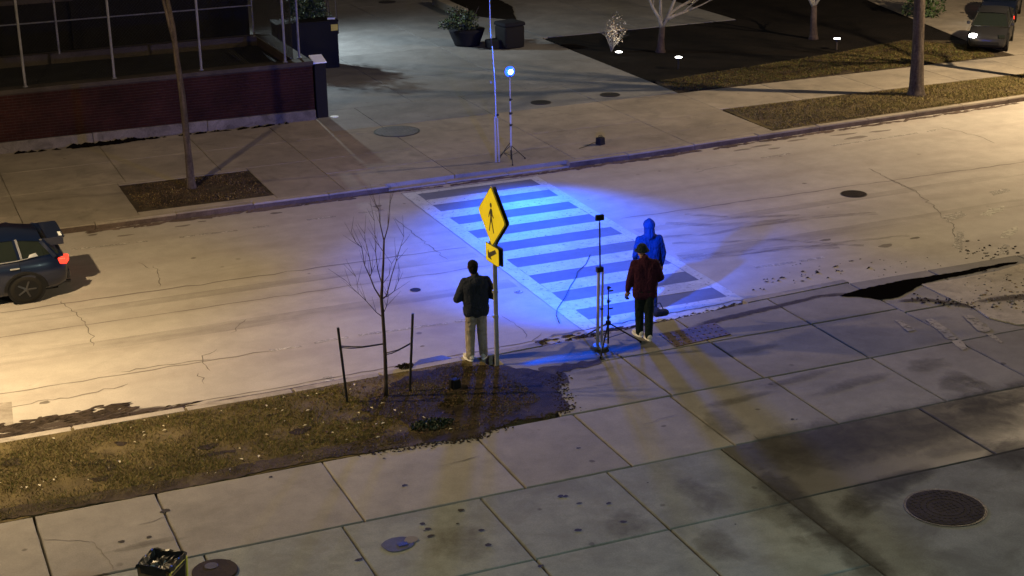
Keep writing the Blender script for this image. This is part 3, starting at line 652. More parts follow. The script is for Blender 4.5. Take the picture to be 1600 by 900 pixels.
grid([11.9, 13.3, 16.6, 19.95, 22.6], [41.4, 43.9], M_plaza_far, far, gap=.014)
grid([11.9, 13.3], [41.4, 43.0], M_walk_far, far, skip=lambda x, y: True)
grid([8, 11.5, 15.1, 18.8, 22.7, 26.5, 30.5], [51.5, 56, 61, 67, 74, 82], M_plaza_far, far, gap=.014, skip=lambda x, y: (x < 11 and y < 60) or (x > 22.7 and y < 53))
# tree pit
t_pit = terrain_patch('tree_pit', [(PX0, PY0), (PX1, PY0), (PX1, PY1), (PX0, PY1)], .14, M_dirt, 'square soil pit round the left street tree', .01, .2)
grass('grass', [(PX0+.1, PY0+.1), (PX1-.1, PY0+.1), (PX1-.1, PY1-.1), (PX0+.1, PY1-.1)], 9000, .14, [M_flake2, M_gr3, M_gr2], (5, 4, 1), 'dead leaves and grass bits in the tree pit', (.01, .04), .010, 1.5, .6)
# right: sidewalk, verge, lawn, side street
grid([22.6, 25.4, 28.2, 31, 33.8, 36.6, 39.4, 42.2, 45], [38.95, 41.35], M_walk_far, far, z=.148)
terrain_patch('grass_verge', [(22.65, cy_at(22.6)+.1), (30, cy_at(30)), (45, cy_at(45)), (45, 38.93), (22.72, 38.93)], .14, M_ground, 'tan grass verge on the far side of the street')
grass('grass', [(22.8, 36.2), (30, 36.55), (36, 37), (36, 38.85), (22.85, 38.85)], 60000, .14, [M_gr3, M_gr2, M_gr1], (1.5, 6, 2), 'tan dormant grass on the far verge', (.02, .06), .010, 1.6, .8)
terrain_patch('lawn', [(22.65, 41.42), (36.6, 41.42), (36.6, 43.4), (33.5, 45.3), (30, 44.4), (22.8, 43.2)], .14, M_dirt, 'dark grass lawn beside the far sidewalk')
grass('grass', [(22.8, 41.5), (34.4, 41.5), (35, 43.4), (33.3, 45.1), (30, 44.3), (22.9, 43.1)], 60000, .14, gm, (6, 2.5, 1, .5), 'olive lawn grass behind the far sidewalk', (.02, .06), .012, 1.5, .8)
terrain_patch('mulch_bed', [(22.65, 43.2), (30, 44.4), (36.5, 43.6), (40, 52), (45, 62), (40, 80), (23.4, 80), (22.95, 53), (22.62, 48)], .13, M_mulch, 'dark mulch bed with garden trees')
bm = nb(); flat(bm, [(35.0, 41.35), (60, 41.35), (90, 90), (48, 90), (37, 52), (35.2, 44)], .152); tag(obj('side_street', bm, M_walk_far), kind='structure', label='pale side street going off at upper right')

# ------------------------------------------------------------------ brick wall with fence
WY = 43.0; WH = 1.70; WX0, WX1 = -16, 11.88
wall = thing('brick_wall', 'low dark red brick retaining wall with pale concrete foot along the far sidewalk', 'wall', (WX1, WY, .15))
def Lw(x, y, z): return (x-WX1, y-WY, z-.15)
bm = nb(); vs = box(bm, Lw((WX0+WX1)/2, WY+.22, .15+.85), (WX1-WX0-.02, .40, 1.5)); obj('core', bm, M_mortar, wall)
bm = nb(); box(bm, Lw((WX0+WX1)/2, WY+.2, WH+.06), (WX1-WX0+.05, .46, .12), bev=.015); obj('cap_stone', bm, M_cap, wall)
for i in range(9):
    x0 = WX0+i*3.1; x1 = min(WX1+.02, x0+3.09)
    if x0 >= WX1: break
    bm = nb(); box(bm, Lw((x0+x1)/2, WY+.19, .15+.14+random.uniform(-.02, .02)), (x1-x0, .46, .30), bev=.02); obj('plinth_block', bm, M_plinth, wall)
def bricks(axis, a0, a1, fixed, zs, ze, outdir):
    bm = nb(); zc = zs; row = 0
    while zc < ze-.03:
        x = a0+(0 if row % 2 else .11)
        while x < a1-.05:
            w_ = .205 if x+.205 < a1 else a1-x-.005
            d = random.uniform(.0, .008)
            c_ = (x+w_/2, fixed+outdir*d, zc+.034) if axis == 0 else (fixed+outdir*d, x+w_/2, zc+.034)
            s_ = (w_, .03, .062) if axis == 0 else (.03, w_, .062)
            box(bm, Lw(*c_), s_); x += w_+.012
        zc += .076; row += 1
    o = obj('brickwork', bm, M_brick, wall); o['kind'] = 'stuff'
bricks(0, -2, WX1, WY+.02, .46, WH-.02, -1); bricks(1, WY+.03, WY+4.6, WX1-.01, .46, WH-.02, 1)
bm = nb(); box(bm, Lw(WX1-.22, WY+2.5, 1.0), (.38, 4.2, 1.5)); obj('side_core', bm, M_mortar, wall)
bm = nb(); box(bm, Lw(WX1-.2, WY+2.5, WH+.058), (.46, 4.1, .12), bev=.015); obj('side_cap_stone', bm, M_cap, wall)
bm = nb(); prism(bm, [Lw(WX0, WY+.43, 0)[:2], Lw(WX1-.42, WY+.43, 0)[:2], Lw(WX1-.42, WY+4.6, 0)[:2], Lw(WX0, WY+4.6, 0)[:2]], 0, 1.38)
obj('terrace_floor', bm, varied('terrace_concrete', (.022, .022, .021), .3, .9, .6, 3, 40), wall)
bm = nb(); box(bm, Lw((WX0+WX1)/2, WY+4.75, .15+.8), (WX1-WX0, .3, 1.75)); obj('back_kerb', bm, M_cap, wall)
# debris at wall foot
debris('leaf_debris', [(2.5, 42.85), (6, 42.85), (7.5, 42.85), (11, 42.85)], .06, 90, .152, (.03, .10), M_nearblack, far, .06)
debris('leaf_debris', [(5.1, 42.8), (6.8, 42.8)], .08, 60, .152, (.04, .14), M_nearblack, far, .12)
fence = thing('chain_link_fence', 'tall galvanised chain link fence standing on the brick wall', 'fence', (11.4, 43.2, WH+.12))
FZ = WH+.12
def Lf(x, y, z): return Vector((x-11.4, y-43.2, z-FZ))
posts = [(V(40, 138, 43.2).x, 43.2), (V(179, 125, 43.2).x, 43.2), (V(315, 112, 43.2).x, 43.2), (V(446, 100, 43.2).x, 43.2), (11.68, 43.62)] + [(V(40, 138, 43.2).x-2.35*k, 43.2) for k in (1, 2)]
for x, y in posts:
    bm = nb(); tube(bm, [Lf(x, y, FZ), Lf(x, y, FZ+3.6)], .035, 8); disc(bm, Lf(x, y, FZ), .07, .02, 10); obj('post', bm, M_fpost, fence)
for x, y in ((11.36, 47.5), (5.6, 47.5), (-1, 47.5)):
    bm = nb(); tube(bm, [Lf(x, y, FZ), Lf(x, y, FZ+3.6)], .03, 8); obj('post', bm, M_fpost, fence)
def rail(a, b, r=.021):
    bm = nb(); tube(bm, [Lf(*a), Lf(*b)], r, 6); obj('rail', bm, M_fpost, fence)
rail((-8, 47.5, 2.77), (11.36, 47.5, 2.77)); rail((-8, 43.2, FZ+3.6), (11.35, 43.2, FZ+3.6)); rail((11.4, 43.2, FZ+3.6), (11.36, 47.5, FZ+3.6)); rail((11.38, 43.4, FZ+.05), (11.36, 47.5, FZ+.05), .015)
def mesh_panel(a, b, z0, z1, pitch=.085, r=.0016, name='chain_link_mesh'):
    a = Vector(a); b = Vector(b); Lg = (b-a).length; d = (b-a)/Lg; H = z1-z0; bm = nb()
    n_ = int((Lg+H)/pitch)
    for s in (1, -1):
        for k in range(n_):
            u0 = k*pitch - (H if s == 1 else 0); u1 = u0+s*H
            if s == -1: u0 = k*pitch; u1 = u0-H
            t0, t1 = 0., 1.
            for lo_, hi_ in ((0, Lg),):
                du = u1-u0
                ta, tb = (lo_-u0)/du, (hi_-u0)/du
                t0 = max(t0, min(ta, tb)); t1 = min(t1, max(ta, tb))
            if t1 <= t0: continue
            p = a+d*(u0+(u1-u0)*t0); q = a+d*(u0+(u1-u0)*t1)
            tube(bm, [Lf(p.x, p.y, z0+H*t0), Lf(q.x, q.y, z0+H*t1)], r, 3, False)
    o = obj(name, bm, M_wire, fence); o['kind'] = 'stuff'
mesh_panel((-1.5, 43.2), (11.4, 43.2), FZ+.05, FZ+2.6); mesh_panel((11.4, 43.2), (11.36, 47.5), FZ+.05, FZ+2.6, .06, .0045); mesh_panel((-1.5, 47.5), (11.36, 47.5), FZ+.02, FZ+1.6, .12)
# dark building beyond the terrace
bld = thing('dark_building', 'black brick building behind the fenced terrace', 'building', (12.3, 52, 0))
bx0 = V(110, 20, 52).x-12.3
bm = nb(); box(bm, (bx0/2, 6, 3.0), (-bx0, 12, 6.2)); obj('wall', bm, M_building, bld)
bm = nb(); box(bm, (bx0-8, 6, 1.2), (15.98, 11.9, 2.9)); obj('low_wing', bm, M_building, bld)
bm = nb(); box(bm, (bx0-8, 6, 2.72), (16.2, 12.2, .14)); obj('roof_edge', bm, M_cap, bld)
for k in range(3):
    bm = nb(); box(bm, (bx0*.25*(k+.6), -.01, 3.4), (1.3, .06, 1.5)); w_ = obj('window_frame', bm, M_black, bld); bm = nb(); box(bm, (bx0*.25*(k+.6), -.045, 3.4), (1.15, .012, 1.35)); obj('pane', bm, M_glass, w_)
# tall dark panel bin with white top at the wall end
p = G(495, 188, .15); t = thing('utility_cabinet', 'tall narrow black cabinet with white slanted top at the brick wall end', 'cabinet', (12.13, 43.12, .15))
bm = nb(); box(bm, (0, .2, .78), (.34, .42, 1.56), bev=.02); obj('body', bm, M_black, t)
bm = nb(); prism(bm, [(-.19, -.03), (.19, -.03), (.19, .45), (-.19, .45)], 1.565, 1.60, .01)
for v in bm.verts:
    if v.co.y > .3: v.co.z += .13
obj('lid', bm, M_white, t)
bm = nb(); disc(bm, (.33, -.02, 0), .12, .01, 16); obj('foot_plate', bm, M_white, t)
# dark planter box with clipped shrub
t = thing('planter_box', 'big dark blue grey planter box with yellow sticker beside the terrace', 'planter', (14.05, 49.85, .15))
bm = nb(); box(bm, (-.35, .45, .77), (2.0, .9, 1.54), -.06, 1.0, .02); obj('box', bm, M_dkbox, t)
bm = nb(); box(bm, (-.35, .45, 1.53), (2.06, .96, .05), -.06); obj('rim', bm, M_black, t)
bm = nb(); prism(bm, [(.40, -.04), (.62, -.055), (.62, -.075), (.40, -.06)], 1.22, 1.42); obj('sticker', bm, M_sticker, t)
bm = nb(); box(bm, (.45, .05, 1.6), (.25, .08, .05), -.3); obj('tag_plate', bm, M_white, t)
def leafy(name, c, r, n, mats, parent=None, leaf=.06, squash=1):
    bm = nb(); c = Vector(c)
    cl = [(Vector((random.gauss(0, .45), random.gauss(0, .45), random.gauss(0, .4))), random.uniform(.35, .6)) for _ in range(14)]
    for _ in range(n):
        cc, rr = random.choice(cl); d = Vector((random.gauss(0, 1), random.gauss(0, 1), random.gauss(0, 1))).normalized()
        q = (cc + d*rr*random.random()**.35); q = Vector((q.x*r[0], q.y*r[1], q.z*r[2])) + c
        u = Vector((random.gauss(0, 1), random.gauss(0, 1), random.gauss(0, .6))).normalized(); w_ = u.cross(d).normalized() if u.cross(d).length > .01 else Vector((1, 0, 0)); s = leaf*random.uniform(.6, 1.3)
        f_ = bm.faces.new([bm.verts.new(q-u*s), bm.verts.new(q+w_*s*.5), bm.verts.new(q+u*s), bm.verts.new(q-w_*s*.5)]); f_.material_index = random.randrange(len(mats))
    return obj(name, bm, mats, parent)
t = thing('hedge', 'rounded green hedge rising behind the dark planter box', 'hedge', (14.0, 50.9, .15))
leafy('foliage', (-.3, -.1, 1.95), (1.15, .6, .75), 5200, [M_leaf, M_leafdk, M_leaf], t, .05)
bm = nb()
for k in range(9): tube(bm, [(-1+k*.25, 0, .9), (-1+k*.25+random.gauss(0, .15), random.gauss(0, .2), 2.2)], [.03, .012], 5)
obj('stems', bm, M_barkdk, t)
# round planter with shrub and dark lidded box beyond
p = G(738, 74, .15); t = thing('round_planter', 'dark round planter holding a low shrub on the far plaza', 'planter', (p.x, p.y+.5, .15))
bm = nb(); tube(bm, [(0, 0, 0), (0, 0, .1), (0, 0, .5), (0, 0, .56)], [.42, .46, .62, .64], 24); obj('pot', bm, M_dkbox, t, True)
leafy('shrub', (-.05, 0, .85), (.62, .5, .36), 2200, [M_leafdk, M_leaf, M_leafdk], t, .05)
bm = nb()
for k in range(7): tube(bm, [(random.gauss(0, .08), 0, .5), (random.gauss(0, .3), random.gauss(0, .2), 1.3)], [.015, .006], 4)
obj('stems', bm, M_barkdk, t)
p = G(802, 76, .15); t = thing('litter_bin', 'squat black lidded bin right of the round planter', 'bin', (p.x, p.y+.3, .15))
bm = nb(); box(bm, (0, 0, .38), (.78, .72, .76), .15, 1.02, .07); obj('body', bm, M_black, t, True)
bm = nb(); box(bm, (0, 0, .83), (.86, .80, .14), .15, .94, .05); obj('lid', bm, M_dkbox, t, True)
bm = nb(); box(bm, (-.55, .05, .16), (.5, .5, .3), .15, 1, .04); obj('side_tray', bm, M_dkbox, t)
# triangular mulch bed with pale ledge near the top
terrain_patch('planting_bed', [G(*p, .16) for p in ((694, 8), (712, -6), (760, -10), (800, 10), (806, 32), (735, 24))], .17, M_mulch, 'triangular dark planting bed at the top of the plaza')
bm = nb(); a = G(690, 6, .15); b = G(732, 25, .15); d = (b-a).normalized(); n_ = Vector((-d.y, d.x, 0))*.4
prism(bm, [a, b, b-n_, a-n_], .12, .42, .03); tag(obj('concrete_ledge', bm, M_curb), 'low pale concrete ledge edging the triangular planting bed', 'ledge')

# ================================================================== TREES
def branch_tree(segs, n0=8):
    bm = nb()
    for pts, rad in segs: tube(bm, pts, rad, n0 if rad[0] > .03 else 5, True)
    return bm
def grow(p, d, r, ln, depth, out, spread=.5, up=.25, rnd=random):
    pts = [p.copy()]; rad = [r]; q = p.copy(); dd = d.copy(); k = 4
    for i in range(k):
        dd = (dd+Vector((rnd.gauss(0, .09), rnd.gauss(0, .09), rnd.gauss(0, .06)+up*.08))).normalized(); q = q+dd*ln/k; pts.append(q.copy()); rad.append(r*(1-.45*(i+1)/k))
    out.append((pts, rad))
    if depth <= 0: return
    for _ in range(3 if depth > 1 else 4):
        a = Vector((rnd.gauss(0, 1), rnd.gauss(0, 1), rnd.gauss(0, .5))).normalized(); nd = (dd+a*spread+Vector((0, 0, up))).normalized()
        i = rnd.choice((2, 3, 4)); grow(pts[i], nd, rad[i]*.62, ln*rnd.uniform(.6, .85), depth-1, out, spread, up, rnd)
# left street tree: tall bare trunk, crown above the frame
def street_tree(label, pix, y0, radii, crown, mat, seed, flare=1.5, extra=None, height_more=1.8):
    rnd = random.Random(seed); P = [V(px, py, y0) for px, py in pix]; b = P[0].copy(); b.z = .14
    t = thing('street_tree', label, 'tree', b, 'bare street trees'); P[0] = b
    loc = [p-b for p in P]; loc[0].z = -.05
    bm = nb(); top = loc[-1]+(loc[-1]-loc[-2]).normalized()*height_more
    pts = [loc[0], loc[0]+Vector((0, 0, .12)), loc[0].lerp(loc[1], .25)]+loc[1:]+[top]; rr = [radii[0]*flare, radii[0]*1.2, radii[0]*1.02]+list(radii[1:])+[radii[-1]*.8]
    tube(bm, pts, rr, 14); obj('trunk', bm, mat, t, True)
    out = []
    for i in range(crown):
        a = 2*PI*i/crown+rnd.random(); grow(top-(top-loc[-1])*rnd.uniform(0, .7), Vector((math.cos(a)*.7, math.sin(a)*.7, 1)).normalized(), radii[-1]*.5, 1.9, 3, out, .5, .2, rnd)
    if extra:
        for q in extra: out.append(([V(px, py, y0)-b for px, py, _ in q], [r for _, _, r in q]))
    obj('crown', branch_tree(out), mat, t, True); return t
street_tree('slim bare street tree in the square soil pit left of the sign', [(300, 300), (294, 240), (285, 150), (276, 90), (270, 40), (262, 0)], 37.45, [.10, .082, .074, .065, .055, .045], 6, M_bark, 3, 1.35, extra=[[(272, 62, .06), (262, 25, .045), (253, -10, .035), (240, -60, .02)]])
street_tree('thick bare street tree on the tan far verge at right', [(1431, 156), (1434, 80), (1437, 0)], 37.95, [.21, .17, .16], 6, M_bark, 5, 1.5, height_more=2.2)
street_tree('bare street tree standing just past the right edge on the far verge', [(1609, 129), (1613, 60), (1617, 0)], 38.35, [.17, .15, .14], 5, M_bark, 9, 1.4)
# uplit garden trees: dark trunk and pale crown paint in the uplight
def garden_tree(label, pix, y0, r0, limbs, seed):
    rnd = random.Random(seed); P = [V(px, py, y0) for px, py in pix]; b = P[0].copy(); b.z = .13; t = thing('garden_tree', label, 'tree', b, 'uplit bare trees in the mulch bed')
    loc = [p-b for p in P]; loc[0] = Vector((0, 0, -.03)); bm = nb(); tube(bm, [loc[0], loc[0]+Vector((0, 0, .15))]+loc[1:], [r0*1.5, r0*1.1]+[r0*(1-.12*i) for i in range(1, len(loc))], 12); obj('trunk', bm, M_barkdk, t, True)
    out = []
    for q in limbs:
        dy = rnd.uniform(-.5, .5); pp = [V(px, py, y0+dy*(i/len(q)))-b for i, (px, py) in enumerate(q)]; rr = [r0*.55*(1-.6*i/len(q)) for i in range(len(q))]; out.append((pp, rr))
        grow(pp[-1], (pp[-1]-pp[-2]).normalized(), rr[-1]*.8, 1.0, 4, out, .45, .3, rnd)
        grow(pp[len(pp)//2], ((pp[-1]-pp[-2]).normalized()+Vector((rnd.gauss(0, .4), rnd.gauss(0, .4), .2))).normalized(), rr[-1]*.6, .8, 2, out, .5, .3, rnd)
    obj('crown', branch_tree(out), M_barklt, t, True); return t
garden_tree('pale uplit bare tree with fanning branches in the mulch bed', [(1032, 84), (1033, 60), (1035, 42)], 47.3, .13, [[(1034, 44), (1030, 28), (1020, 12), (1012, -8)], [(1034, 44), (1032, 20), (1032, -10)], [(1035, 42), (1044, 25), (1052, 5), (1060, -15)], [(1041, 30), (1052, 25), (1066, 20), (1076, 16)], [(1038, 36), (1048, 20), (1062, 10), (1085, 0)]], 11)
garden_tree('dim uplit bare tree in the mulch bed right of the dark gap', [(1271, 66), (1271, 35), (1272, 8)], 46.9, .13, [[(1271, 10), (1262, -8), (1255, -30)], [(1271, 10), (1270, -12), (1268, -40)], [(1272, 9), (1282, -6), (1296, -20)]], 12)
# uplit little shrub
p = G(967, 82, .13); t = thing('garden_shrub', 'small twiggy shrub lit from below by a ground light', 'shrub', (p.x-.15, p.y+.25, .13)); out = []
rnd = random.Random(4)
for k in range(9):
    a = rnd.uniform(0, 6.28); grow(Vector((0, 0, 0)), Vector((math.cos(a)*.35, math.sin(a)*.35, 1)).normalized(), .018, .45, 3, out, .7, .15, rnd)
obj('twigs', branch_tree(out, 5), M_barklt, t); leafy('leaves', (0, 0, .75), (.36, .3, .55), 420, [M_flake, M_cardboard], t, .035)

# young tree with stakes ------------------------------------------
yb = G(603, 620, .15); ty = thing('young_tree', 'young bare sapling tied between two stakes on the verge', 'tree', yb)
def YV(px, py, r=0, dy=0): return V(px, py, yb.y+dy)-yb
def yl(name, q, dy=0):
    bm = nb(); n_ = len(q)
    for pts in q: tube(bm, [YV(px, py, 0, dy_) for px, py, r, dy_ in pts], [r for _, _, r, _ in pts], 6)
    return bm
tr = [(603, 622, .042, 0), (603, 600, .034, 0), (602, 560, .031, 0), (600, 520, .029, 0), (598, 490, .028, 0), (596, 468, .027, 0), (597, 445, .022, 0), (599, 410, .017, 0), (600, 376, .014, 0)]
bm = nb(); tube(bm, [YV(a, b_) for a, b_, _, _ in tr], [r for _, _, r, _ in tr], 8); obj('trunk', bm, M_barkdk, ty, True)
br = [[(600, 376, .011, 0), (594, 350, .008, .05), (592, 328, .006, .08), (588, 322, .003, .1)], [(600, 376, .011, 0), (606, 355, .008, -.05), (608, 335, .006, -.08), (609, 318, .003, -.1)],
      [(596, 468, .016, 0), (585, 450, .012, .1), (578, 432, .010, .15), (570, 415, .007, .2), (565, 385, .005, .25), (560, 388-5, .003, .25)], [(578, 432, .009, .15), (581, 425, .007, .12), (577, 402, .005, .1), (571, 378, .003, .1), (570, 365, .002, .1)],
      [(566, 388, .005, .25), (556, 378, .004, .3), (549, 362, .002, .35)], [(597, 445, .010, 0), (590, 420, .007, -.15), (587, 395, .005, -.2), (586, 370, .004, -.25), (585, 345, .002, -.25)],
      [(599, 466, .013, 0), (604, 462, .011, -.1), (612, 430, .008, -.2), (619, 408, .006, -.25), (626, 385, .004, -.3), (631, 370, .002, -.3)], [(604, 464, .008, -.1), (616, 455, .005, -.2), (622, 440, .003, -.3), (625, 425, .002, -.3)],
      [(596, 494, .010, 0), (588, 488, .007, .1), (572, 470, .005, .2), (558, 457, .004, .3), (548, 447, .003, .35), (540, 438, .002, .4)], [(598, 492, .008, 0), (604, 478, .006, -.15), (607, 462, .003, -.2)],
      [(600, 395, .006, 0), (593, 385, .004, .1), (588, 372, .002, .15)], [(560, 459, .003, .3), (558, 445, .002, .3), (556, 432, .0015, .3)], [(597, 445, .006, 0), (608, 430, .004, .15), (612, 412, .002, .2)]]
rnd = random.Random(8); tw = []
for q in br:
    pts = [YV(a, b_, 0, d_) for a, b_, _, d_ in q]; rr = [r for _, _, r, _ in q]; tw.append((pts, rr))
    for i in range(1, len(pts)):
        for _ in range(2):
            if rnd.random() < .8:
                d = ((pts[i]-pts[i-1]).normalized()+Vector((rnd.gauss(0, .5), rnd.gauss(0, .5), .25))).normalized(); tw.append(([pts[i], pts[i]+d*.12+Vector((0, 0, .01)), pts[i]+d*rnd.uniform(.18, .34)+Vector((0, 0, .04))], [.0035, .0025, .0012]))
obj('branches', branch_tree(tw), M_barkdk, ty)
def stake(px0, py0, px1, py1, y0, label):
    b = G(px0, py0, .15); tp = V(px1, py1, b.y); t = thing('tree_stake', label, 'stake', b, 'stakes of the young tree')
    bm = nb(); tube(bm, [Vector((0, 0, -.05)), tp-b], .022, 7); obj('rod', bm, M_blackm, t); return b, tp, t
b1, t1_, s1 = stake(543, 628, 528, 512, 0, 'shorter leaning black stake left of the sapling')
b2, t2_, s2 = stake(640, 612, 645, 490, 0, 'taller black stake right of the sapling')
def strap(a, b, lab):
    t = thing('tree_tie', lab, 'strap', a, 'ties between stakes and sapling'); a = Vector(a); v = Vector(b)-a; bm = nb(); mid = v*.5+Vector((0, 0, -.02))
    for s in (-.014, .014):
        tube(bm, [Vector((0, 0, s)), mid*.5+Vector((0, 0, s-.012)), mid+Vector((0, 0, -.01+s*.4)), v+Vector((0, 0, s*.3))], .009, 5)
    obj('band', bm, M_blackm, t)
strap(b1.lerp(t1_, .745), V(601, 537, yb.y), 'dark flat tie from the left stake to the sapling')
strap(V(602, 553, yb.y), b2.lerp(t2_, .63), 'dark slanting tie from the sapling to the right stake')

# ================================================================== SIGN
sb = G(776, 571, .15); ts = thing('crossing_sign', 'yellow diamond pedestrian crossing sign with arrow plaque on a steel post', 'sign', sb)
sb += Vector((-.05, 0, 0)); Z1 = V(763, 339, sb.y).z - .15
PH = Z1+.36
bm = nb(); box(bm, (0, 0, PH/2), (.05, .045, PH)); box(bm, (.03, 0, PH/2), (.012, .07, PH)); obj('post', bm, M_galv, ts)
for z_ in (.9, 1.35):
    bm = nb(); box(bm, (0, 0, z_), (.08, .08, .05)); obj('bolt_collar', bm, M_galv, ts)
yawS = math.radians(3.5)
def panel(name, prof, x, mat, z, th=.006, parent=ts):
    bm = nb(); a = [bm.verts.new((x, -u, z+v)) for u, v in prof]; b = [bm.verts.new((x-th, -u, z+v)) for u, v in prof]; n_ = len(prof)
    bm.faces.new(a); bm.faces.new(b[::-1])
    for k in range(n_): bm.faces.new((a[k], b[k], b[(k+1) % n_], a[(k+1) % n_]))
    bmesh.ops.rotate(bm, verts=bm.verts, cent=(0, 0, 0), matrix=Matrix.Rotation(yawS, 3, 'Z')); return obj(name, bm, mat, parent)
def rnd_poly(pts, r=.05, n=4):
    out = []; m_ = len(pts)
    for i in range(m_):
        p0, p1, p2 = Vector(pts[i-1]), Vector(pts[i]), Vector(pts[(i+1) % m_]); a = p1+(p0-p1).normalized()*r; b = p1+(p2-p1).normalized()*r
        out += [tuple(a.lerp(p1, t).lerp(p1.lerp(b, t), t)) for t in [k/n for k in range(n+1)]]
    return out
D = .53; dia = rnd_poly([(0, -D), (D, 0), (0, D), (-D, 0)], .06)
panel('diamond_back', [(u*1.0, v*1.0) for u, v in dia], .045, M_signblk, Z1, .02)
panel('diamond_border', dia, -.03, M_signblk, Z1, .004); panel('diamond_face', [(u*.965, v*.965) for u, v in dia], -.0355, M_green, Z1, .002)
panel('diamond_edge', [(u*1.012, v*1.012) for u, v in dia], -.026, M_green, Z1, .003)
# walking pedestrian (u to the viewer's right of the face)
def ped(prof): return [(u*.042, v*.042) for u, v in prof]
body = [(-.9, 3.4), (-.2, 3.9), (.6, 3.7), (1.0, 3.0), (1.3, 1.5), (2.3, .6), (2.0, .1), (.8, 1.0), (.7, 2.0), (.5, .3), (.9, -1.5), (2.3, -5.8), (1.7, -6.1), (.2, -2.2), (-.2, -1.2), (-.9, -3.0), (-1.7, -6.0), (-2.3, -5.8), (-1.4, -2.6), (-.8, .2), (-.9, 1.7), (-1.6, .9), (-2.2, -.4), (-2.6, -.2), (-2.0, 1.6)]
panel('pedestrian_symbol', ped(body), -.038, M_signblk, Z1-.02, .003)
panel('pedestrian_head', [(.0+.035*math.cos(a)-.008, .205+.042*math.sin(a)) for a in [2*PI*k/14 for k in range(14)]], -.038, M_signblk, Z1-.01, .003)
Z2 = V(767, 398, sb.y).z - .15
rp = rnd_poly([(-.26, -.165), (.26, -.165), (.26, .165), (-.26, .165)], .04)
panel('plaque_back', rp, .045, M_signblk, Z2, .02); panel('plaque_border', rp, -.03, M_signblk, Z2, .004); panel('plaque_face', [(u*.955, v*.93) for u, v in rp], -.0355, M_green, Z2, .002)
arrow = [(-.16, -.09), (-.16, .05), (-.115, .005), (.12, .115), (.17, .06), (-.06, -.055), (-.02, -.10)]
panel('arrow_symbol', arrow, -.038, M_signblk, Z2, .003)

# ================================================================== LIGHT STANDS
def tripod(t, hub, spread, zfoot=.02, n=3, a0=.4, r=.011, mat=M_blackm):
    for k in range(n):
        a = a0+2*PI*k/n; bm = nb(); tube(bm, [(0, 0, hub), (spread*math.cos(a), spread*math.sin(a), zfoot)], r, 6); tube(bm, [(spread*.5*math.cos(a), spread*.5*math.sin(a), hub*.5), (0, 0, hub*.35)], r*.6, 5)
        lg = obj('leg', bm, mat, t); bm = nb(); disc(bm, (spread*math.cos(a), spread*math.sin(a), 0), .02, .03, 8); obj('rubber_foot', bm, M_black, lg)
def stand_poles(t, segs):
    for z0, z1, r, mat in segs:
        bm = nb(); tube(bm, [(0, 0, z0), (0, 0, z1)], r, 10); obj('pole', bm, mat, t)
        bm = nb(); disc(bm, (0, 0, z1-.04), r+.012, .06, 10); box(bm, (r+.02, 0, z1-.01), (.04, .012, .02)); obj('collar_knob', bm, M_blackm, t)
nsb = G(944, 541, .15)
tn = thing('light_stand', 'tall aluminium light stand with lamp head at the near end of the crosswalk', 'light stand', nsb, 'light stands at both ends of the crosswalk')
bm = nb(); disc(bm, (-.08, 0, 0), .13, .035, 20); obj('base_plate', bm, M_alu, tn)
for dx, r in ((-.13, .028), (-.05, .022)):
    bm = nb(); tube(bm, [(dx, 0, .03), (dx+.02, 0, 1.45)], r, 10); obj('pole', bm, M_alu, tn)
bm = nb(); tube(bm, [(-.08, 0, 1.4), (-.09, 0, 2.30)], .014, 8); obj('upper_pole', bm, M_blackm, tn)
bm = nb(); box(bm, (-.09, 0, 1.45), (.12, .07, .09)); obj('clamp', bm, M_blackm, tn)
bm = nb(); disc(bm, (-.05, 0, .7), .03, .03, 10); obj('clamp_ring', bm, M_blackm, tn)
LH = V(937, 340, nsb.y)-nsb
bm = nb(); box(bm, (LH.x, .0, LH.z), (.15, .06, .10), 0, 1, .008); hd = obj('lamp_head', bm, M_black, tn)
bm = nb(); box(bm, (LH.x, .033, LH.z), (.13, .008, .08)); obj('lens', bm, M_bluelens, hd)
bm = nb(); tube(bm, [(-.09, 0, 2.28), (LH.x, 0, LH.z-.05)], .009, 6); obj('bracket', bm, M_blackm, tn)
t2 = thing('tripod_stand', 'short black tripod stand with splayed legs beside the aluminium stand', 'tripod', nsb+Vector((.07, -.02, 0)), 'tripods under the lamps')
stand_poles(t2, [(.05, .55, .016, M_blackm), (.55, .85, .013, M_blackm), (.85, 1.10, .010, M_blackm)])
tripod(t2, .44, .60, a0=-2.45+.2, r=.014); bm = nb(); box(bm, (0, 0, .44), (.07, .07, .07)); obj('hub', bm, M_black, t2)
bm = nb(); box(bm, (.05, 0, 1.03), (.08, .02, .02)); obj('spigot', bm, M_black, t2); bm = nb(); box(bm, (.05, 0, .7), (.08, .02, .02)); obj('spigot', bm, M_black, t2)
fsb = G(799, 252, .15)
tf = thing('light_stand', 'slim stand carrying the glowing blue lamp at the far end of the crosswalk', 'light stand', fsb, 'light stands at both ends of the crosswalk')
stand_poles(tf, [(.05, .95, .020, M_blackm), (.3, 1.25, .024, M_alu), (1.25, 1.6, .018, M_alu), (1.6, 2.2, .015, M_alu)])
tripod(tf, .42, .42, a0=.2); LF = V(797, 112, fsb.y)-fsb
bm = nb(); box(bm, (LF.x, .05, LF.z), (.17, .07, .15), 0, 1, .01); hd = obj('lamp_head', bm, M_black, tf)
bm = nb(); bmesh.ops.create_uvsphere(bm, u_segments=16, v_segments=10, radius=.13, matrix=Matrix.Translation((LF.x, .02, LF.z)) @ Matrix.Diagonal((1, .45, 1, 1))); obj('lens', bm, M_bluelens, hd, True)
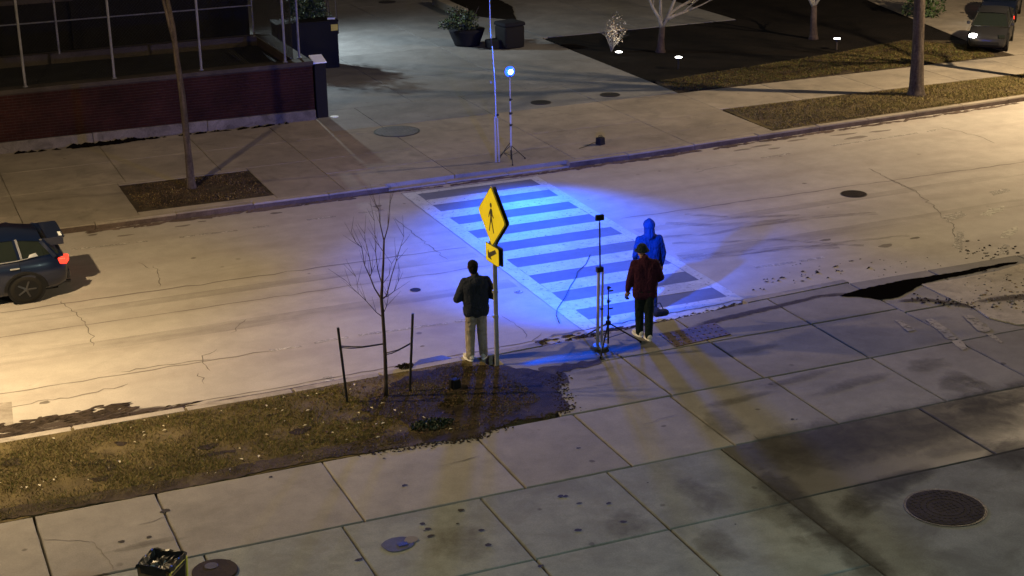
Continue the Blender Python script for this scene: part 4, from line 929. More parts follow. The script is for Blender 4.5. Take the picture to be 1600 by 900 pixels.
bm = nb(); bmesh.ops.create_uvsphere(bm, u_segments=16, v_segments=10, radius=.062, matrix=Matrix.Translation((LF.x, -.035, LF.z)) @ Matrix.Diagonal((1, .5, 1, 1))); obj('led_core', bm, M_bluecore, hd, True)
bm = nb(); tube(bm, [(0, 0, 2.18), (LF.x, .03, LF.z-.06)], .012, 6); obj('bracket', bm, M_alu, tf)
fpb = G(777, 253, .15)
tp = thing('telescopic_mast', 'very tall thin white telescopic mast beside the far blue lamp', 'mast', fpb)
def PV(px, py): return V(px, py, fpb.y)-fpb
bm = nb(); tube(bm, [PV(775, 253), PV(773, 182)], .028, 10); obj('pole', bm, M_alu, tp)
bm = nb(); tube(bm, [PV(780, 253), PV(777, 184)], .022, 10); obj('pole', bm, M_alu, tp)
for a, b, r, mt in (((775, 184), (773, 128), .020, M_alu), ((773, 128), (769, 72), .016, M_alu), ((769, 72), (767, 60), .018, M_blackm), ((767, 60), (766, 42), .015, M_alu), ((766, 42), (764, -40), .012, M_alu)):
    bm = nb(); tube(bm, [PV(*a), PV(*b)], r, 8); obj('pole', bm, mt, tp)
bm = nb(); q = PV(768, 128); box(bm, (q.x-.02, q.y, q.z), (.05, .03, .05)); obj('latch', bm, M_alu, tp)
bm = nb(); q = PV(777, 181); disc(bm, q, .04, .05, 10); obj('collar', bm, M_blackm, tp)
bm = nb(); tube(bm, [(.02, 0, .02), (.25, .05, .30), (.42, .02, .5)], .010, 5); tube(bm, [(.18, 0, .22), (.28, 0, .12)], .010, 5); obj('brace', bm, M_blackm, tp)
# cable lying across the crosswalk
def cable(name, label, pts, z, r=.006, par=None):
    bm = nb(); P = [G(px, py, z) for px, py in pts]; Q = []
    for i in range(len(P)-1):
        for k in range(5): Q.append(P[i].lerp(P[i+1], k/5))
    Q.append(P[-1]); b = Q[0].copy()
    tube(bm, [q-b for q in Q], r, 5); o = obj(name, bm, M_black); o.location = b; return tag(o, label, 'cable')
cable('power_cable', 'thin dark cable trailing across the blue lit crosswalk', [(922, 398), (916, 412), (902, 425), (901, 432), (890, 449), (884, 463), (877, 473), (871, 482), (869, 492), (874, 505)], .016)
cable('power_cable', 'short loop of dark cable on the far sidewalk beside the small black box', [(905, 232), (915, 229), (925, 224), (932, 222)], .165)
# small boxes
def smallbox(label, px, py, s, z):
    p = G(px, py, z); t = thing('power_box', label, 'box', (p.x, p.y, z)); bm = nb(); box(bm, (0, 0, s[2]/2), s, .3, .93, .02); obj('case', bm, M_black, t)
    bm = nb(); tube(bm, [(-s[0]*.3, 0, s[2]), (-s[0]*.2, 0, s[2]+.05), (s[0]*.2, 0, s[2]+.05), (s[0]*.3, 0, s[2])], .008, 5); obj('handle', bm, M_blackm, t)
smallbox('small black box on the far sidewalk near the curb', 938, 226, (.20, .18, .2), .15)
smallbox('small black box sitting on the soil of the near verge', 711, 606, (.17, .15, .16), .155)

# ================================================================== LITTER BIN bottom left
TZ = 1.0; c_ = G(252, 874, TZ); tb = thing('litter_bin', 'tan litter bin with black liner and yellow edged side at bottom left', 'bin', (c_.x, c_.y, .15))
HB = TZ-.15; RB = .31
def crn(k, s=1.0): a = .12+PI/2*k; return Vector((RB*s*math.cos(a), RB*s*math.sin(a), 0))
for k in range(4):
    a, b = crn(k), crn(k+1); bm = nb(); lo_a, lo_b = a*.86, b*.86; up_ = Vector((0, 0, HB)); inn = -(a+b).normalized()*.02
    vs = [bm.verts.new(v) for v in (lo_a, lo_b, b+up_, a+up_, lo_a+inn, lo_b+inn, b+up_+inn, a+up_+inn)]
    for f_ in ((0, 1, 2, 3), (7, 6, 5, 4), (0, 4, 5, 1), (1, 5, 6, 2), (2, 6, 7, 3), (3, 7, 4, 0)): bm.faces.new([vs[i] for i in f_])
    obj('side_panel', bm, M_cardboard, tb)
a, b = crn(3, 1.02), crn(4, 1.02)
for p0, p1 in ((a+Vector((0, 0, HB-.05)), b+Vector((0, 0, HB-.05))), (b*.99+Vector((0, 0, HB-.05)), b*.88+Vector((0, 0, .1))), (a*.99+Vector((0, 0, HB-.05)), a*.88+Vector((0, 0, .1)))):
    bm = nb(); tube(bm, [p0, p1], .016, 4); obj('yellow_edge', bm, M_sticker, tb)
a, b = crn(3, 1.005), crn(4, 1.005); bm = nb()
vs = [bm.verts.new(v) for v in (a.lerp(b, .1)*.90+Vector((0, 0, .2)), a.lerp(b, .9)*.90+Vector((0, 0, .2)), a.lerp(b, .9)*1.0+Vector((0, 0, HB-.12)), a.lerp(b, .1)*1.0+Vector((0, 0, HB-.12)))]; bm.faces.new(vs); obj('label_plate', bm, M_black, tb)
bm = nb()   # liner folded over the rim, sagging inside
prev = None; n_ = 32
for s_, z_ in ((1.05, HB-.10), (1.07, HB-.02), (1.03, HB+.02), (.93, HB+.01), (.80, HB-.04), (.6, HB-.06), (.3, HB-.05), (.05, HB-.08)):
    rg = []
    for k in range(n_):
        t_ = k/n_*4; i_ = int(t_); q = crn(i_).lerp(crn(i_+1), t_-i_)*s_*(1+random.uniform(-.03, .03)); q.z = z_+random.uniform(-.014, .014); rg.append(bm.verts.new(q))
    if prev:
        for k in range(n_): bm.faces.new((prev[k], prev[(k+1) % n_], rg[(k+1) % n_], rg[k]))
    prev = rg
bm.faces.new(prev); bmesh.ops.delete(bm, geom=[f for f in bm.faces if f.calc_center_median().z < HB-.03 and f.calc_center_median().xy.length > RB*.95], context='FACES')
obj('liner', bm, M_bag, tb)

p = G(336, 893, .155); t = thing('bin_shadow', 'round dark brown disc laid as the shadow of the tan litter bin', 'shadow disc', (p.x, p.y, .152))  # bin's cast shadow modelled as a flat brown disc
bm = nb(); disc(bm, (0, 0, 0), .30, .03, 36, .008); obj('shadow_disc', bm, M_iron, t); bm = nb(); disc(bm, (-.02, .12, .028), .09, .008, 20, .003); obj('small_disc', bm, M_irondk, t)
# ================================================================== CARS
def lathe_x(bm, c, prof, n=28):     # wheel profile, axis along Y
    prev = None
    for (y, r) in prof:
        rg = [bm.verts.new((c[0]+r*math.cos(2*PI*k/n), c[1]+y, c[2]+r*math.sin(2*PI*k/n))) for k in range(n)]
        if prev:
            for k in range(n): bm.faces.new((prev[k], prev[(k+1) % n], rg[(k+1) % n], rg[k]))
        prev = rg
    bm.faces.new(prev)
def car(label, loc, rz, paint, group=None, lit_tail=True, lit_head=False, bigspoiler=True):
    t = thing('hatchback_car', label, 'car', loc, group, rz)      # front towards -x, rear towards +x
    hw = .87
    # stations along x: (x, sill z, belt z, half width at sill, half width at belt)
    st = [(-2.15, .34, .58, .62, .60), (-2.05, .24, .70, .76, .74), (-1.6, .20, .82, .86, .82), (-.9, .19, .93, hw, .84), (0, .19, .97, hw, .85), (.9, .19, 1.00, hw, .85), (1.5, .20, 1.02, .88, .84), (1.95, .26, 1.02, .84, .80), (2.10, .32, .98, .78, .74), (2.16, .42, .86, .70, .68)]
    bm = nb(); prev = None
    for x, z0, zb, w0, w1 in st:
        zm = z0+(zb-z0)*.55
        ringp = [(-w0*.9, z0), (-w0, z0+.10), (-w0*1.02, zm), (-w1, zb-.06), (-w1*.93, zb), (0, zb+.03), (w1*.93, zb), (w1, zb-.06), (w0*1.02, zm), (w0, z0+.10), (w0*.9, z0), (0, z0-.02)]
        rg = [bm.verts.new((x, y, z)) for y, z in ringp]
        if prev:
            for k in range(12): bm.faces.new((prev[k], prev[(k+1) % 12], rg[(k+1) % 12], rg[k]))
        else: bm.faces.new(rg)
        prev = rg
    bm.faces.new(prev[::-1]); bmesh.ops.subdivide_edges(bm, edges=[e for e in bm.edges], cuts=1, use_grid_fill=True, smooth=.3)
    body = obj('body', bm, paint, t, True)
    # greenhouse: glass shell, roof and pillars
    gs = [(-1.05, .95, .80, .97, .78), (-.35, .96, .80, 1.40, .62), (.4, .98, .80, 1.47, .63), (1.2, 1.0, .79, 1.43, .61), (1.72, 1.01, .76, 1.32, .58), (2.02, 1.0, .72, 1.05, .66)]
    bm = nb(); prev = None
    for x, z0, w0, z1, w1 in gs:
        rg = [bm.verts.new(v) for v in ((x, -w0, z0-.02), (x, -w1, z1), (x, w1, z1), (x, w0, z0-.02))]
        if prev:
            for k in range(4): bm.faces.new((prev[k], prev[(k+1) % 4], rg[(k+1) % 4], rg[k]))
        else: bm.faces.new(rg)
        prev = rg
    bm.faces.new(prev[::-1]); obj('glass', bm, M_glass, t)
    bm = nb(); prev = None
    for x, z, w in ((-.42, 1.39, .60), (-.2, 1.435, .64), (.4, 1.485, .65), (1.2, 1.45, .63), (1.74, 1.34, .60)):
        rg = [bm.verts.new(v) for v in ((x, -w, z-.03), (x, -w*.9, z+.015), (x, 0, z+.035), (x, w*.9, z+.015), (x, w, z-.03))]
        if prev:
            for k in range(4): bm.faces.new((prev[k], prev[k+1], rg[k+1], rg[k]))
        prev = rg
    obj('roof', bm, paint, t, True)
    for s in (-1, 1):
        for (x0, z0, x1, z1, w_) in ((-.98, .97, -.36, 1.40, .05), (.35, .98, .40, 1.46, .06), (1.28, 1.0, 1.22, 1.43, .08), (1.95, 1.0, 1.72, 1.33, .09)):
            bm = nb(); tube(bm, [(x0, s*.81, z0-.02), (x1, s*.63, z1)], w_/1.6, 5); obj('pillar', bm, paint, t)
        bm = nb(); tube(bm, [(-1.0, s*.845, .955), (0, s*.855, .98), (1.2, s*.85, 1.01), (1.42, s*.84, 1.03)], .010, 5); obj('window_trim', bm, M_alu, t)
        bm = nb(); vs = [bm.verts.new((x, s*y, z)) for x, y, z in ((1.42, .835, 1.03), (1.62, .815, 1.05), (1.58, .79, 1.12), (1.46, .80, 1.10))]; bm.faces.new(vs); obj('quarter_trim', bm, M_alu, t)
        bm = nb(); box(bm, (-.75, s*.98, 1.02), (.16, .16, .12), 0, 1, .03); obj('mirror', bm, paint, t)
        for x in (.25, 1.15): 
            bm = nb(); box(bm, (x, s*.885, .84), (.18, .03, .03), 0, 1, .008); obj('handle', bm, M_alu, t)
        for x in (-.95, .12, 1.25):
            bm = nb(); tube(bm, [(x, s*.868, .26), (x, s*.888, .6), (x, s*.85, .95)], .006, 4); obj('door_gap', bm, M_black, t)
        for x in (-1.32, 1.32):
            w = bpy.data.objects.new('wheel', None); w.location = (x, s*.79, .33); link(w, t)
            bm = nb(); lathe_x(bm, (0, 0, 0), [(-.10*1, .20), (-.11, .30), (-.08, .33), (.08, .33), (.11, .30), (.10, .20)]); obj('tyre', bm, M_tyre, w, True)
            bm = nb(); lathe_x(bm, (0, 0, 0), [(-.09, .205), (-.085, .205), (-.06, .17), (.06, .17), (.085, .205), (.09, .205)]); ob = obj('rim', bm, M_rim, w)
            bm = nb()
            for k in range(5):
                a = 2*PI*k/5; tube(bm, [(0, s*.085, 0), (.19*math.cos(a), s*.095, .19*math.sin(a))], [.035, .022], 5)
            obj('spokes', bm, M_rim, w)
            bm = nb(); prev = None
            for k in range(13):
                a = PI*k/12; rg = [bm.verts.new((x+rr*math.cos(a), s*yy, .33+rr*math.sin(a))) for rr, yy in ((.36, .91), (.41, .905), (.43, .86))]
                if prev:
                    for j in range(2): bm.faces.new((prev[j], prev[j+1], rg[j+1], rg[j]))
                prev = rg
            obj('wheel_arch', bm, M_black, t)
            bm = nb(); vs = [bm.verts.new((x+.365*math.cos(2*PI*k/24), s*.893, .33+.365*math.sin(2*PI*k/24))) for k in range(24)]; bm.faces.new(vs); obj('wheel_well', bm, M_black, t)
        bm = nb(); box(bm, (2.06, s*.68, .86), (.26, .26, .15), s*.35, 1, .02); obj('tail_lamp', bm, M_tail if lit_tail else M_carblue, t)
        if lit_tail:
            bm = nb(); box(bm, (2.12, s*.70, .82), (.10, .20, .05), s*.35, 1, .01); obj('tail_lamp_core', bm, M_tailc, t)
        bm = nb(); box(bm, (-2.03, s*.62, .68), (.22, .30, .14), -s*.35, 1, .03); obj('headlight', bm, M_head if (lit_head and s == 1) else M_glass, t)
    bm = nb(); box(bm, (2.02, 0, 1.345), (.34, 1.16, .035), 0, 1, .012) if bigspoiler else box(bm, (1.8, 0, 1.33), (.2, 1.1, .03)); obj('spoiler', bm, paint, t)
    if bigspoiler:
        for s in (-1, 1):
            bm = nb(); prism(bm, [(1.70, s*.56), (2.16, s*.56), (2.16, s*.585), (1.70, s*.585)], 1.18, 1.36); obj('spoiler_end', bm, paint, t)
        bm = nb(); box(bm, (2.12, -.42, 1.375), (.06, .26, .012), 0, 1, .003); obj('spoiler_highlight', bm, M_white, t)  # white plate paints the light caught on the spoiler end
    bm = nb(); box(bm, (2.17, 0, .48), (.08, 1.35, .22), 0, 1, .03); obj('rear_bumper', bm, paint, t)
    bm = nb(); box(bm, (2.185, 0, .72), (.02, .34, .12), 0, 1, .004); obj('licence_plate', bm, M_white, t)
    bm = nb(); box(bm, (-2.12, 0, .40), (.10, 1.1, .16), 0, 1, .03); obj('grille', bm, M_black, t)
    for yy in (-.5, .5):
        bm = nb(); tube(bm, [(2.0, yy, .26), (2.22, yy, .26)], .035, 10); obj('exhaust', bm, M_rim, t)
    bm = nb(); box(bm, (0, 0, .24), (3.9, 1.3, .12)); obj('underbody', bm, M_black, t)
    return t
wc = G(43, 474, 0)
car('dark blue hatchback driving left with lit red tail lamp at the left edge', (wc.x-1.32, wc.y+.85, .002), math.radians(1.0), M_carblue).scale = (1, 1, .87)
c1_ = car('silver car facing the viewer with one bright headlight at the upper right', (35.45, 43.15, .155), math.radians(46), M_carsil, 'cars waiting in the side street', True, 1, False); c1_.scale = (.72, .72, .80)
c2_ = car('dark car behind the silver one with one glaring headlight at the top right', (39.2, 47.3, .155), math.radians(46), M_carblue, 'cars waiting in the side street', True, 1, False); c2_.scale = (.72, .72, .80)
p = G(1500, 30, .15); t = thing('leafy_bush', 'bright green bush lit by the car headlights at the top right', 'bush', (p.x-.6, p.y+1.0, .13))
leafy('foliage', (0, 0, 1.0), (1.0, .8, 1.0), 2600, [M_leaf], t, .07); bm = nb(); tube(bm, [(0, 0, 0), (0, 0, 1)], [.05, .02], 6); obj('stem', bm, M_barkdk, t)
p = G(1454, 6, .15); t = thing('marker_post', 'thin pale post in the dark garden at top right', 'post', p); bm = nb(); tube(bm, [(0, 0, 0), (-.05, 0, 1.6)], .05, 8); obj('post', bm, M_white, t)

# ================================================================== PATH LIGHTS
def spot(name, loc, target, power, color, angle, blend=.6, size=.05, parent=None):
    l = bpy.data.lights.new(name, 'SPOT'); l.energy = power; l.color = color; l.spot_size = math.radians(angle); l.spot_blend = blend; l.shadow_soft_size = size
    o = bpy.data.objects.new(name, l); d = Vector(target)-Vector(loc); o.rotation_euler = d.to_track_quat('-Z', 'Y').to_euler(); o.location = Vector(loc); C.objects.link(o); return o
def pathlight(label, px, py, h, target, power, base_mat=M_blackm):
    p = G(px, py, .13); t = thing('path_light', label, 'light', p, 'low garden lights in the mulch bed'); bm = nb(); tube(bm, [(0, 0, 0), (0, 0, h)], .03, 8); obj('stem', bm, base_mat, t)
    bm = nb(); disc(bm, (0, 0, h), .12, .05, 16); hd = obj('lamp_shade', bm, M_blackm, t); bm = nb(); disc(bm, (0, 0, h+.05), .105, .012, 16); obj('lens', bm, M_lamp, hd)
    if power: spot('uplight', (p.x, p.y, p.z+h+.09), target, power, (1, .95, .85), 70, .8, .06)
pathlight('low garden light in front of the pale fanning tree', 1060, 108, .33, V(1040, -30, 47.3), 60)
pathlight('low garden light with pale pot right of the dim tree', 1307, 78, .33, V(1272, -40, 46.9), 25, M_cap)
pathlight('ground light glowing under the small twiggy shrub', 967, 86, .05, V(962, 55, G(967, 82, .13).y+.2), 22)

# ================================================================== PEOPLE
def capsule_mesh(caps, voxel, smooth=6, subs=10):
    bm = nb()
    for c in caps:
        p0, p1, r0, r1 = Vector(c[0]), Vector(c[1]), c[2], c[3]
        sc = c[4] if len(c) > 4 else 1.0     # depth (y) squash
        d = p1-p0; n_ = max(1, int(d.length/max(min(r0, r1)*.6, .004)))
        prof = []; Lg = d.length
        if Lg < 1e-5: d = Vector((0, 0, 1)); dn = d
        else: dn = d.normalized()
        K = 5
        for k in range(K): a = PI/2*(1-k/K); prof.append((-r0*math.sin(a), r0*math.cos(a)))
        prof.append((0, r0)); prof.append((Lg, r1))
        for k in range(1, K+1): a = PI/2*k/K; prof.append((Lg+r1*math.sin(a), r1*math.cos(a)))
        u = dn.cross(Vector((0, 1, 0))); 
        if u.length < .1: u = dn.cross(Vector((1, 0, 0)))
        u.normalize(); w = dn.cross(u); rings = []; m_ = 14
        cen = (p0+p1)/2
        for s, r in prof:
            rg = []
            for k in range(m_):
                q = p0+dn*s+(u*math.cos(2*PI*k/m_)+w*math.sin(2*PI*k/m_))*max(r, 1e-4)
                if sc != 1.0: ax = p0+dn*s; q.y = ax.y+(q.y-ax.y)*sc
                rg.append(bm.verts.new(q))
            rings.append(rg)
        for a, b in zip(rings, rings[1:]):
            for k in range(m_): bm.faces.new((a[k], a[(k+1) % m_], b[(k+1) % m_], b[k]))
        bm.faces.new(rings[0][::-1]); bm.faces.new(rings[-1])
    bmesh.ops.recalc_face_normals(bm, faces=bm.faces)
    me = bpy.data.meshes.new('tmp'); bm.to_mesh(me); bm.free(); o = bpy.data.objects.new('tmp', me); C.objects.link(o)
    rm = o.modifiers.new('r', 'REMESH'); rm.mode = 'VOXEL'; rm.voxel_size = voxel
    sm = o.modifiers.new('s', 'SMOOTH'); sm.iterations = smooth; sm.factor = .5
    dg = bpy.context.evaluated_depsgraph_get(); dg.update(); me2 = bpy.data.meshes.new_from_object(o.evaluated_get(dg)); bpy.data.objects.remove(o); bpy.data.meshes.remove(me)
    for p in me2.polygons: p.use_smooth = True
    return me2
def part(name, caps, voxel, mat, parent, smooth=6):
    me = capsule_mesh(caps, voxel, smooth); me.name = name; me.materials.clear(); me.materials.append(mat); o = bpy.data.objects.new(name, me); return link(o, parent)
def hand(wrist, dirn, side, curl=.6, s=1.0, palm_n=Vector((0, 1, 0))):
    w = Vector(wrist); d = Vector(dirn).normalized(); n_ = Vector(palm_n); n_ = (n_-d*n_.dot(d)).normalized(); x = d.cross(n_).normalized()*side; caps = []
    caps += [(w, w+d*.045*s, .026*s, .030*s), (w+d*.03*s-x*.018*s, w+d*.085*s-x*.022*s, .018*s, .016*s), (w+d*.03*s+x*.018*s, w+d*.085*s+x*.024*s, .018*s, .016*s), (w+d*.03*s, w+d*.088*s, .018*s, .017*s)]
    for i, (off, ln) in enumerate(((-.030, .072), (-.010, .082), (.011, .076), (.031, .060))):
        b = w+d*.092*s+x*off*s; a = curl*(.8+.12*i); d1 = (d*math.cos(a)+n_*math.sin(a)); d2 = (d*math.cos(a*2)+n_*math.sin(a*2)); k1 = b+d1*ln*.45*s; k2 = k1+d2*ln*.32*s; d3 = (d*math.cos(a*2.7)+n_*math.sin(a*2.7)); k3 = k2+d3*ln*.25*s
        caps += [(b, k1, .0095*s, .009*s), (k1, k2, .009*s, .008*s), (k2, k3, .008*s, .007*s)]
    tb_ = w+d*.03*s-x*.028*s; t1_ = tb_+(d*.7-x*.7+n_*.35).normalized()*.038*s; t2_ = t1_+(d+n_*.4-x*.1).normalized()*.03*s
    caps += [(tb_, t1_, .013*s, .011*s), (t1_, t2_, .010*s, .009*s)]
    return caps
def head_caps(c, yaw=0.0, s=1.0):
    """head centred at c (centre of skull), face towards +y rotated by yaw"""
    R_ = Matrix.Rotation(yaw, 3, 'Z')
    def q(x, y, z): return Vector(c)+R_ @ (Vector((x, y, z))*s)
    return [(q(0, -.015, .03), q(0, .02, .03), .083*s, .078*s), (q(0, .03, -.01), q(0, .055, -.055), .062*s, .045*s), (q(0, .06, -.085), q(0, .072, -.09), .028*s, .024*s), (q(-.035, .045, -.06), q(.035, .045, -.06), .033*s, .033*s),
            (q(0, .092, .0), q(0, .108, -.028), .009*s, .014*s), (q(-.032, .083, .018), q(-.02, .086, .018), .011*s, .011*s), (q(.032, .083, .018), q(.02, .086, .018), .011*s, .011*s), (q(-.02, .088, -.058), q(.02, .088, -.058), .008*s, .008*s),
            (q(-.082, -.005, -.015), q(-.085, -.008, .022), .012*s, .015*s), (q(.082, -.005, -.015), q(.085, -.008, .022), .012*s, .015*s)]
def person(label, loc, rz, H, shirt, pants, pose):
    """local frame: faces +y, x to the right hand side; H total height"""
    t = thing('person', label, 'person', loc, None, rz); k = H/1.78
    hip = .94*k; sh = 1.46*k; P_ = pose
    def X(v): return Vector(v)*k
    hips = [X((-.09, 0, .90)), X((.09, 0, .90))]; feet = [X(P_['lf']), X(P_['rf'])]; knees = []
    for h, f in zip(hips, feet): m_ = h.lerp(f+Vector((0, 0, .07)), .5); m_.y += .035*k; knees.append(m_)
    shl, shr = X((-.185, 0, 1.42)), X((.185, 0, 1.42)); el, er = X(P_['le']), X(P_['re']); wl, wr = X(P_['lw']), X(P_['rw']); hc = X(P_.get('head', (0, .02, 1.655)))
    # one continuous body
    caps = [(X((0, 0, 1.40)), hc+Vector((0, -.01, -.06)), .055*k, .052*k)] + head_caps(hc, P_.get('hyaw', 0), k*.98)
    caps += [(X((-.07, 0, 1.0)), X((-.09, 0, 1.36)), .10*k, .10*k, .8), (X((.07, 0, 1.0)), X((.09, 0, 1.36)), .10*k, .10*k, .8), (hips[0], hips[1], .10*k, .10*k, .9), (shl, shr, .05*k, .05*k)]
    for h, kn, f in zip(hips, knees, feet):
        an = f+Vector((0, 0, .08*k)); caps += [(h, kn, .075*k, .052*k), (kn, an, .052*k, .036*k), (an, f+Vector((0, .12*k, .035*k)), .035*k, .030*k)]
    for a, e, w, sd in ((shl, el, wl, -1), (shr, er, wr, 1)):
        caps += [(a, e, .046*k, .036*k), (e, w, .036*k, .026*k)]; caps += hand(w, (w-e).normalized()*.7+Vector(P_.get('hdir', (0, 0, -.3))), sd, P_.get('curl', .5), k, P_.get('pn', Vector((0, 1, 0))))
    part('body', caps, .0075, M_skin, t, 2)
    # jacket
    hem = P_.get('hem', .88); b = P_.get('bulk', 1.0); J = []
    J += [(X((0, 0, hem+.04)), X((0, 0, hem+.2)), .11*k*b, .11*k*b, .85), (X((-.075, 0, hem+.12)), X((-.10, 0, 1.34)), .128*k*b, .135*k*b, .82), (X((.075, 0, hem+.12)), X((.10, 0, 1.34)), .128*k*b, .135*k*b, .82), (X((0, 0, hem+.1)), X((0, 0, 1.40)), .125*k*b, .12*k*b, .85),
          (X((-.15, 0, 1.405)), X((0, -.005, 1.475)), .078*k*b, .070*k), (X((.15, 0, 1.405)), X((0, -.005, 1.475)), .078*k*b, .070*k), (X((-.11, 0, hem+.04)), X((.11, 0, hem+.04)), .105*k*b, .105*k*b, .85), (X((0, 0, 1.47)), X((0, 0, 1.53)), .068*k, .064*k)]
    for a, e, w in ((shl, el, wl), (shr, er, wr)):
        w2 = e.lerp(w, .93); J += [(a, e, .070*k*b, .060*k*b), (e, e.lerp(w, .5), .060*k*b, .056*k*b), (e.lerp(w, .5), w2, .056*k*b, .042*k*b), (a.lerp(e, .45), a.lerp(e, .55), .070*k*b, .068*k*b)]
    if P_.get('hood'):
        J += [(hc+Vector((0, -.025, .035))*k, hc+Vector((0, .02, .03))*k, .108*k, .100*k), (hc+Vector((0, -.03, -.06))*k, X((0, -.03, 1.50)), .098*k, .10*k), (hc+Vector((0, -.03, .09))*k, hc+Vector((0, -.02, .11))*k, .07*k, .05*k)]
    jk = part('jacket' if not P_.get('hood') else 'hooded_sweater', J, .012, shirt, t, 5)
    J2 = 0  # hem band
    part('hem_band', [(X((-.105, 0, hem+.01)), X((.105, 0, hem+.01)), .108*k*b, .108*k*b, .85), (X((-.105, 0, hem-.02)), X((.105, 0, hem-.02)), .104*k*b, .104*k*b, .85)], .012, shirt, jk, 3) if not P_.get('hood') else None
    T = [(X((-.075, 0, .93)), X((.075, 0, .93)), .118*k, .118*k, .88)]
    pb = P_.get('pb', 1.0)
    for h, kn, f in zip(hips, knees, feet):
        an = f+Vector((0, 0, .07*k)); T += [(h, kn, .098*k*min(pb, 1), .078*k*pb), (kn, kn.lerp(an, .6), .078*k*pb, .070*k*pb), (kn.lerp(an, .6), an, .070*k*pb, .064*k*pb), (an+Vector((0, 0, .05)), an+Vector((0, 0, .01)), .068*k*pb, .066*k*pb)]
    part('trousers', T, .012, pants, t, 4)
    for f, a in zip(feet, P_.get('fa', (.15, -.15))):
        R_ = Matrix.Rotation(a, 3, 'Z'); z0 = f.z
        def q(x, y, z): return f+R_ @ Vector((x*k, y*k, z*k))
        so = part('shoe', [(q(0, -.05, .055), q(0, .06, .055), .046*k, .048*k), (q(0, .06, .05), q(0, .17, .042), .047*k, .038*k), (q(0, -.04, .08), q(0, .01, .10), .042*k, .040*k)], .009, M_shoe, t, 2)
        bm = nb(); rr = [q(.052*math.cos(u), .075+.15*math.sin(u), 0) for u in [2*PI*i/18 for i in range(18)]]; prism(bm, [(v.x, v.y) for v in rr], z0-.012, z0+.022, .004); obj('sole', bm, M_sole, so)
    return t, hc, k
# man by the sign
lf = G(737, 565, .15); rf = G(755, 560, .15); mid = (lf+rf)/2
t1, hc, k = person('man in dark jacket and khaki trousers standing by the sign seen from behind', (mid.x, mid.y, .163), math.radians(-10), 1.80, M_jacket, M_khaki,
    dict(lf=(-.12, .02, 0), rf=(.12, .05, 0), le=(-.32, .02, 1.12), re=(.32, .02, 1.12), lw=(-.13, .27, 1.08), rw=(.13, .27, 1.10), hdir=(0, .2, .2), curl=.7, hem=.90, bulk=1.15, head=(-.03, .05, 1.655), fa=(.35, -.35), hyaw=0, pb=1.14))
bx = [(Vector((hc.x, hc.y-.02, hc.z+.045)), Vector((hc.x, hc.y+.01, hc.z+.045)), .094, .088), (Vector((hc.x, hc.y-.035, hc.z-.03)), Vector((hc.x, hc.y-.03, hc.z+.03)), .082, .09)]
part('hair', bx, .01, M_hair, t1, 3)
bm = nb(); box(bm, (0, .40, 1.16), (.075, .012, .15)); obj('phone', bm, M_black, None)
ph = bpy.data.objects['phone']; ph.location = t1.location; ph.rotation_euler = t1.rotation_euler; tag(ph, 'small black phone held in front of the man by the sign', 'phone')
# man in maroon jacket
f2 = G(1008, 525, .15); f1 = G(1001, 515, .15); 
t2p, hc, k = person('person in maroon jacket, dark trousers, white shoes and bucket hat seen from behind', (f2.x-.07, f2.y-.10, .163), math.radians(-20), 1.76, M_maroon, M_dkgreen,
    dict(lf=(-.07, .12, 0), rf=(.07, -.08, 0), le=(-.27, -.02, 1.14), re=(.29, .02, 1.14), lw=(-.30, .07, .88), rw=(.20, .22, 1.0), hdir=(0, .1, -.4), curl=.6, hem=.86, bulk=1.10, head=(-.05, .06, 1.62), fa=(.5, .25), pb=1.10))
part('bucket_hat', [(hc+Vector((0, -.01, .06)), hc+Vector((0, .01, .06)), .100, .098)], .01, M_hat, t2p, 2)
bm = nb(); prev = None
for r_, z_ in ((.100, .055), (.118, .03), (.134, .006), (.136, .012), (.115, .042)):
    rg = [bm.verts.new((hc.x+r_*math.cos(2*PI*i/22), hc.y+r_*math.sin(2*PI*i/22), hc.z+z_+.01)) for i in range(22)]
    if prev:
        for i in range(22): bm.faces.new((prev[i], prev[(i+1) % 22], rg[(i+1) % 22], rg[i]))
    prev = rg
obj('hat_brim', bm, M_hat, t2p, True)
bm = nb(); box(bm, (-.30, .14, .72), (.05, .11, .035), .2, 1, .008); o = obj('handheld_case', bm, M_black); o.location = t2p.location; o.rotation_euler = t2p.rotation_euler; tag(o, 'small dark device held low in the left hand of the maroon jacket person', 'device')
# hooded person
hp = G(1013, 491, .01)
t3, hc, k = person('person in blue hooded sweater seen from behind, half hidden by the maroon jacket person', (hp.x, hp.y, .014), math.radians(-12), 1.87, M_hoodie, M_jeans,
    dict(lf=(-.09, .02, 0), rf=(.10, .0, 0), le=(-.25, .0, 1.14), re=(.27, .02, 1.13), lw=(-.20, .20, .98), rw=(.26, .10, .87), hdir=(0, .1, -.4), curl=.6, hem=.80, bulk=.92, head=(0, .03, 1.64), hood=True, fa=(.2, -.2)))
p = G(1032, 494, .15); t = thing('bag', 'dark slouched bag on the ground behind the maroon jacket person', 'bag', (p.x, p.y, .15))
part('pouch', [(Vector((-.08, 0, .07)), Vector((.10, 0, .06)), .075, .07), (Vector((-.12, .05, .10)), Vector((-.05, .05, .12)), .06, .05)], .012, M_jacket, t, 3)
bm = nb(); tube(bm, [(-.12, .05, .14), (-.08, .05, .24), (0, .03, .25), (.06, 0, .12)], .010, 5); obj('strap', bm, M_hat, t)

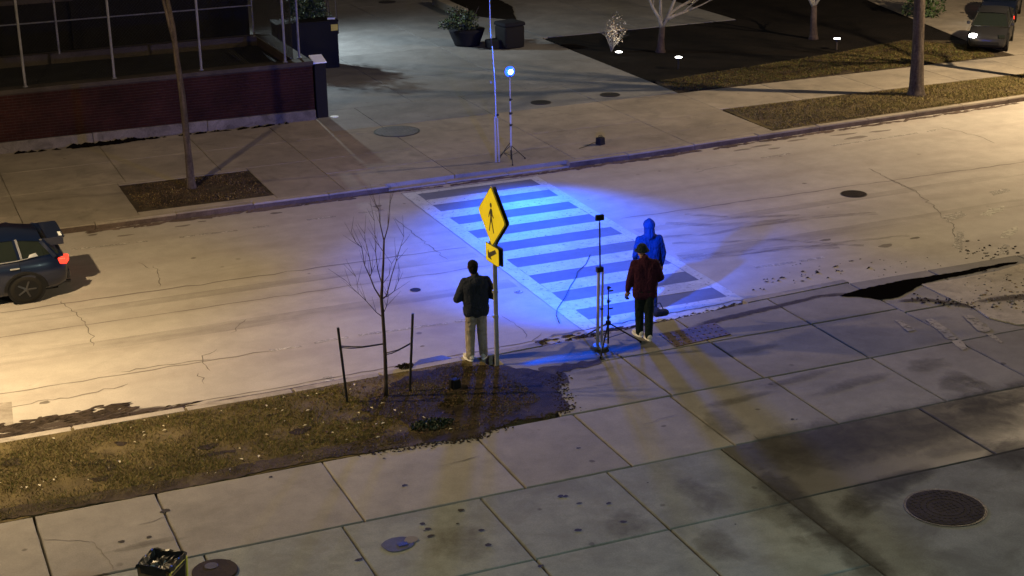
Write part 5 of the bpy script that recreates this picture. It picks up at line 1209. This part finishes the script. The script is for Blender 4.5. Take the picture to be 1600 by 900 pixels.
# ================================================================== STREET LIGHTS (outside the frame) and stage lamps
WARM = (1.0, .73, .40); WARM2 = (1.0, .75, .45); COOL = (.80, .95, 1.0)
def street_light(label, base_xy, head_xy, h, power, col, lens, size=.12, blend=.08, ang=176, group='street lights standing outside the view'):
    t = thing('street_light', label, 'street light', (base_xy[0], base_xy[1], .15), group)
    hx, hy = head_xy[0]-base_xy[0], head_xy[1]-base_xy[1]
    bm = nb(); tube(bm, [(0, 0, 0), (0, 0, h*.5), (0, 0, h+.15)], [.10, .08, .06], 12); obj('pole', bm, M_galv, t)
    bm = nb(); tube(bm, [(0, 0, h), (hx*.5, hy*.5, h+.25), (hx, hy, h+.18)], .035, 8); obj('arm', bm, M_galv, t)
    bm = nb(); box(bm, (hx, hy, h+.15), (.34, .6, .12), 0, .8, .03); hd = obj('lamp_head', bm, M_galv, t)
    bm = nb(); box(bm, (hx, hy, h+.08), (.24, .42, .02)); obj('lens', bm, lens, hd)
    return spot('street_lamp_light', (head_xy[0], head_xy[1], h+.15+.02), (head_xy[0], head_xy[1], 0), power, col, ang, blend, size)
street_light('steel street light left of the view on the near verge', (-2.2, 23.6), (-.4, 26.3), 7.0, 3450, WARM, M_streetlens)
street_light('steel street light right of the view on the far verge', (38.5, 37.3), (35.0, 33.2), 9.5, 8800, WARM2, M_streetlens)
street_light('cool white lamp post below the view by the near building', (9.0, 5.5), (9.0, 6.5), 7.5, 1500, (.78, 1.0, .90), M_coollens, blend=.5)
wl = thing('wall_light', 'cool white light high on the side wall of the black building', 'light', (12.42, 54.5, 5.2)); bm = nb(); box(bm, (.1, 0, 0), (.25, .4, .16), 0, .8, .02); obj('housing', bm, M_galv, wl)
bm = nb(); box(bm, (.12, 0, -.085), (.2, .34, .02)); obj('lens', bm, M_coollens, wl)
spot('wall_lamp_light', (12.62, 54.4, 5.05), (14.4, 50.5, 0), 1900, COOL, 160, .8, .1)
nl = nsb + Vector((LH.x, .06, LH.z)); spot('near_blue_light', nl, (13.9, 30.5, 0), 4600, (0, .09, 1.0), 100, 1.0, .05)
fl = fsb + Vector((LF.x, -.10, LF.z)); spot('far_blue_light', fl, (12.9, 27.6, 0), 6500, (0, .10, 1.0), 84, 1.0, .4)
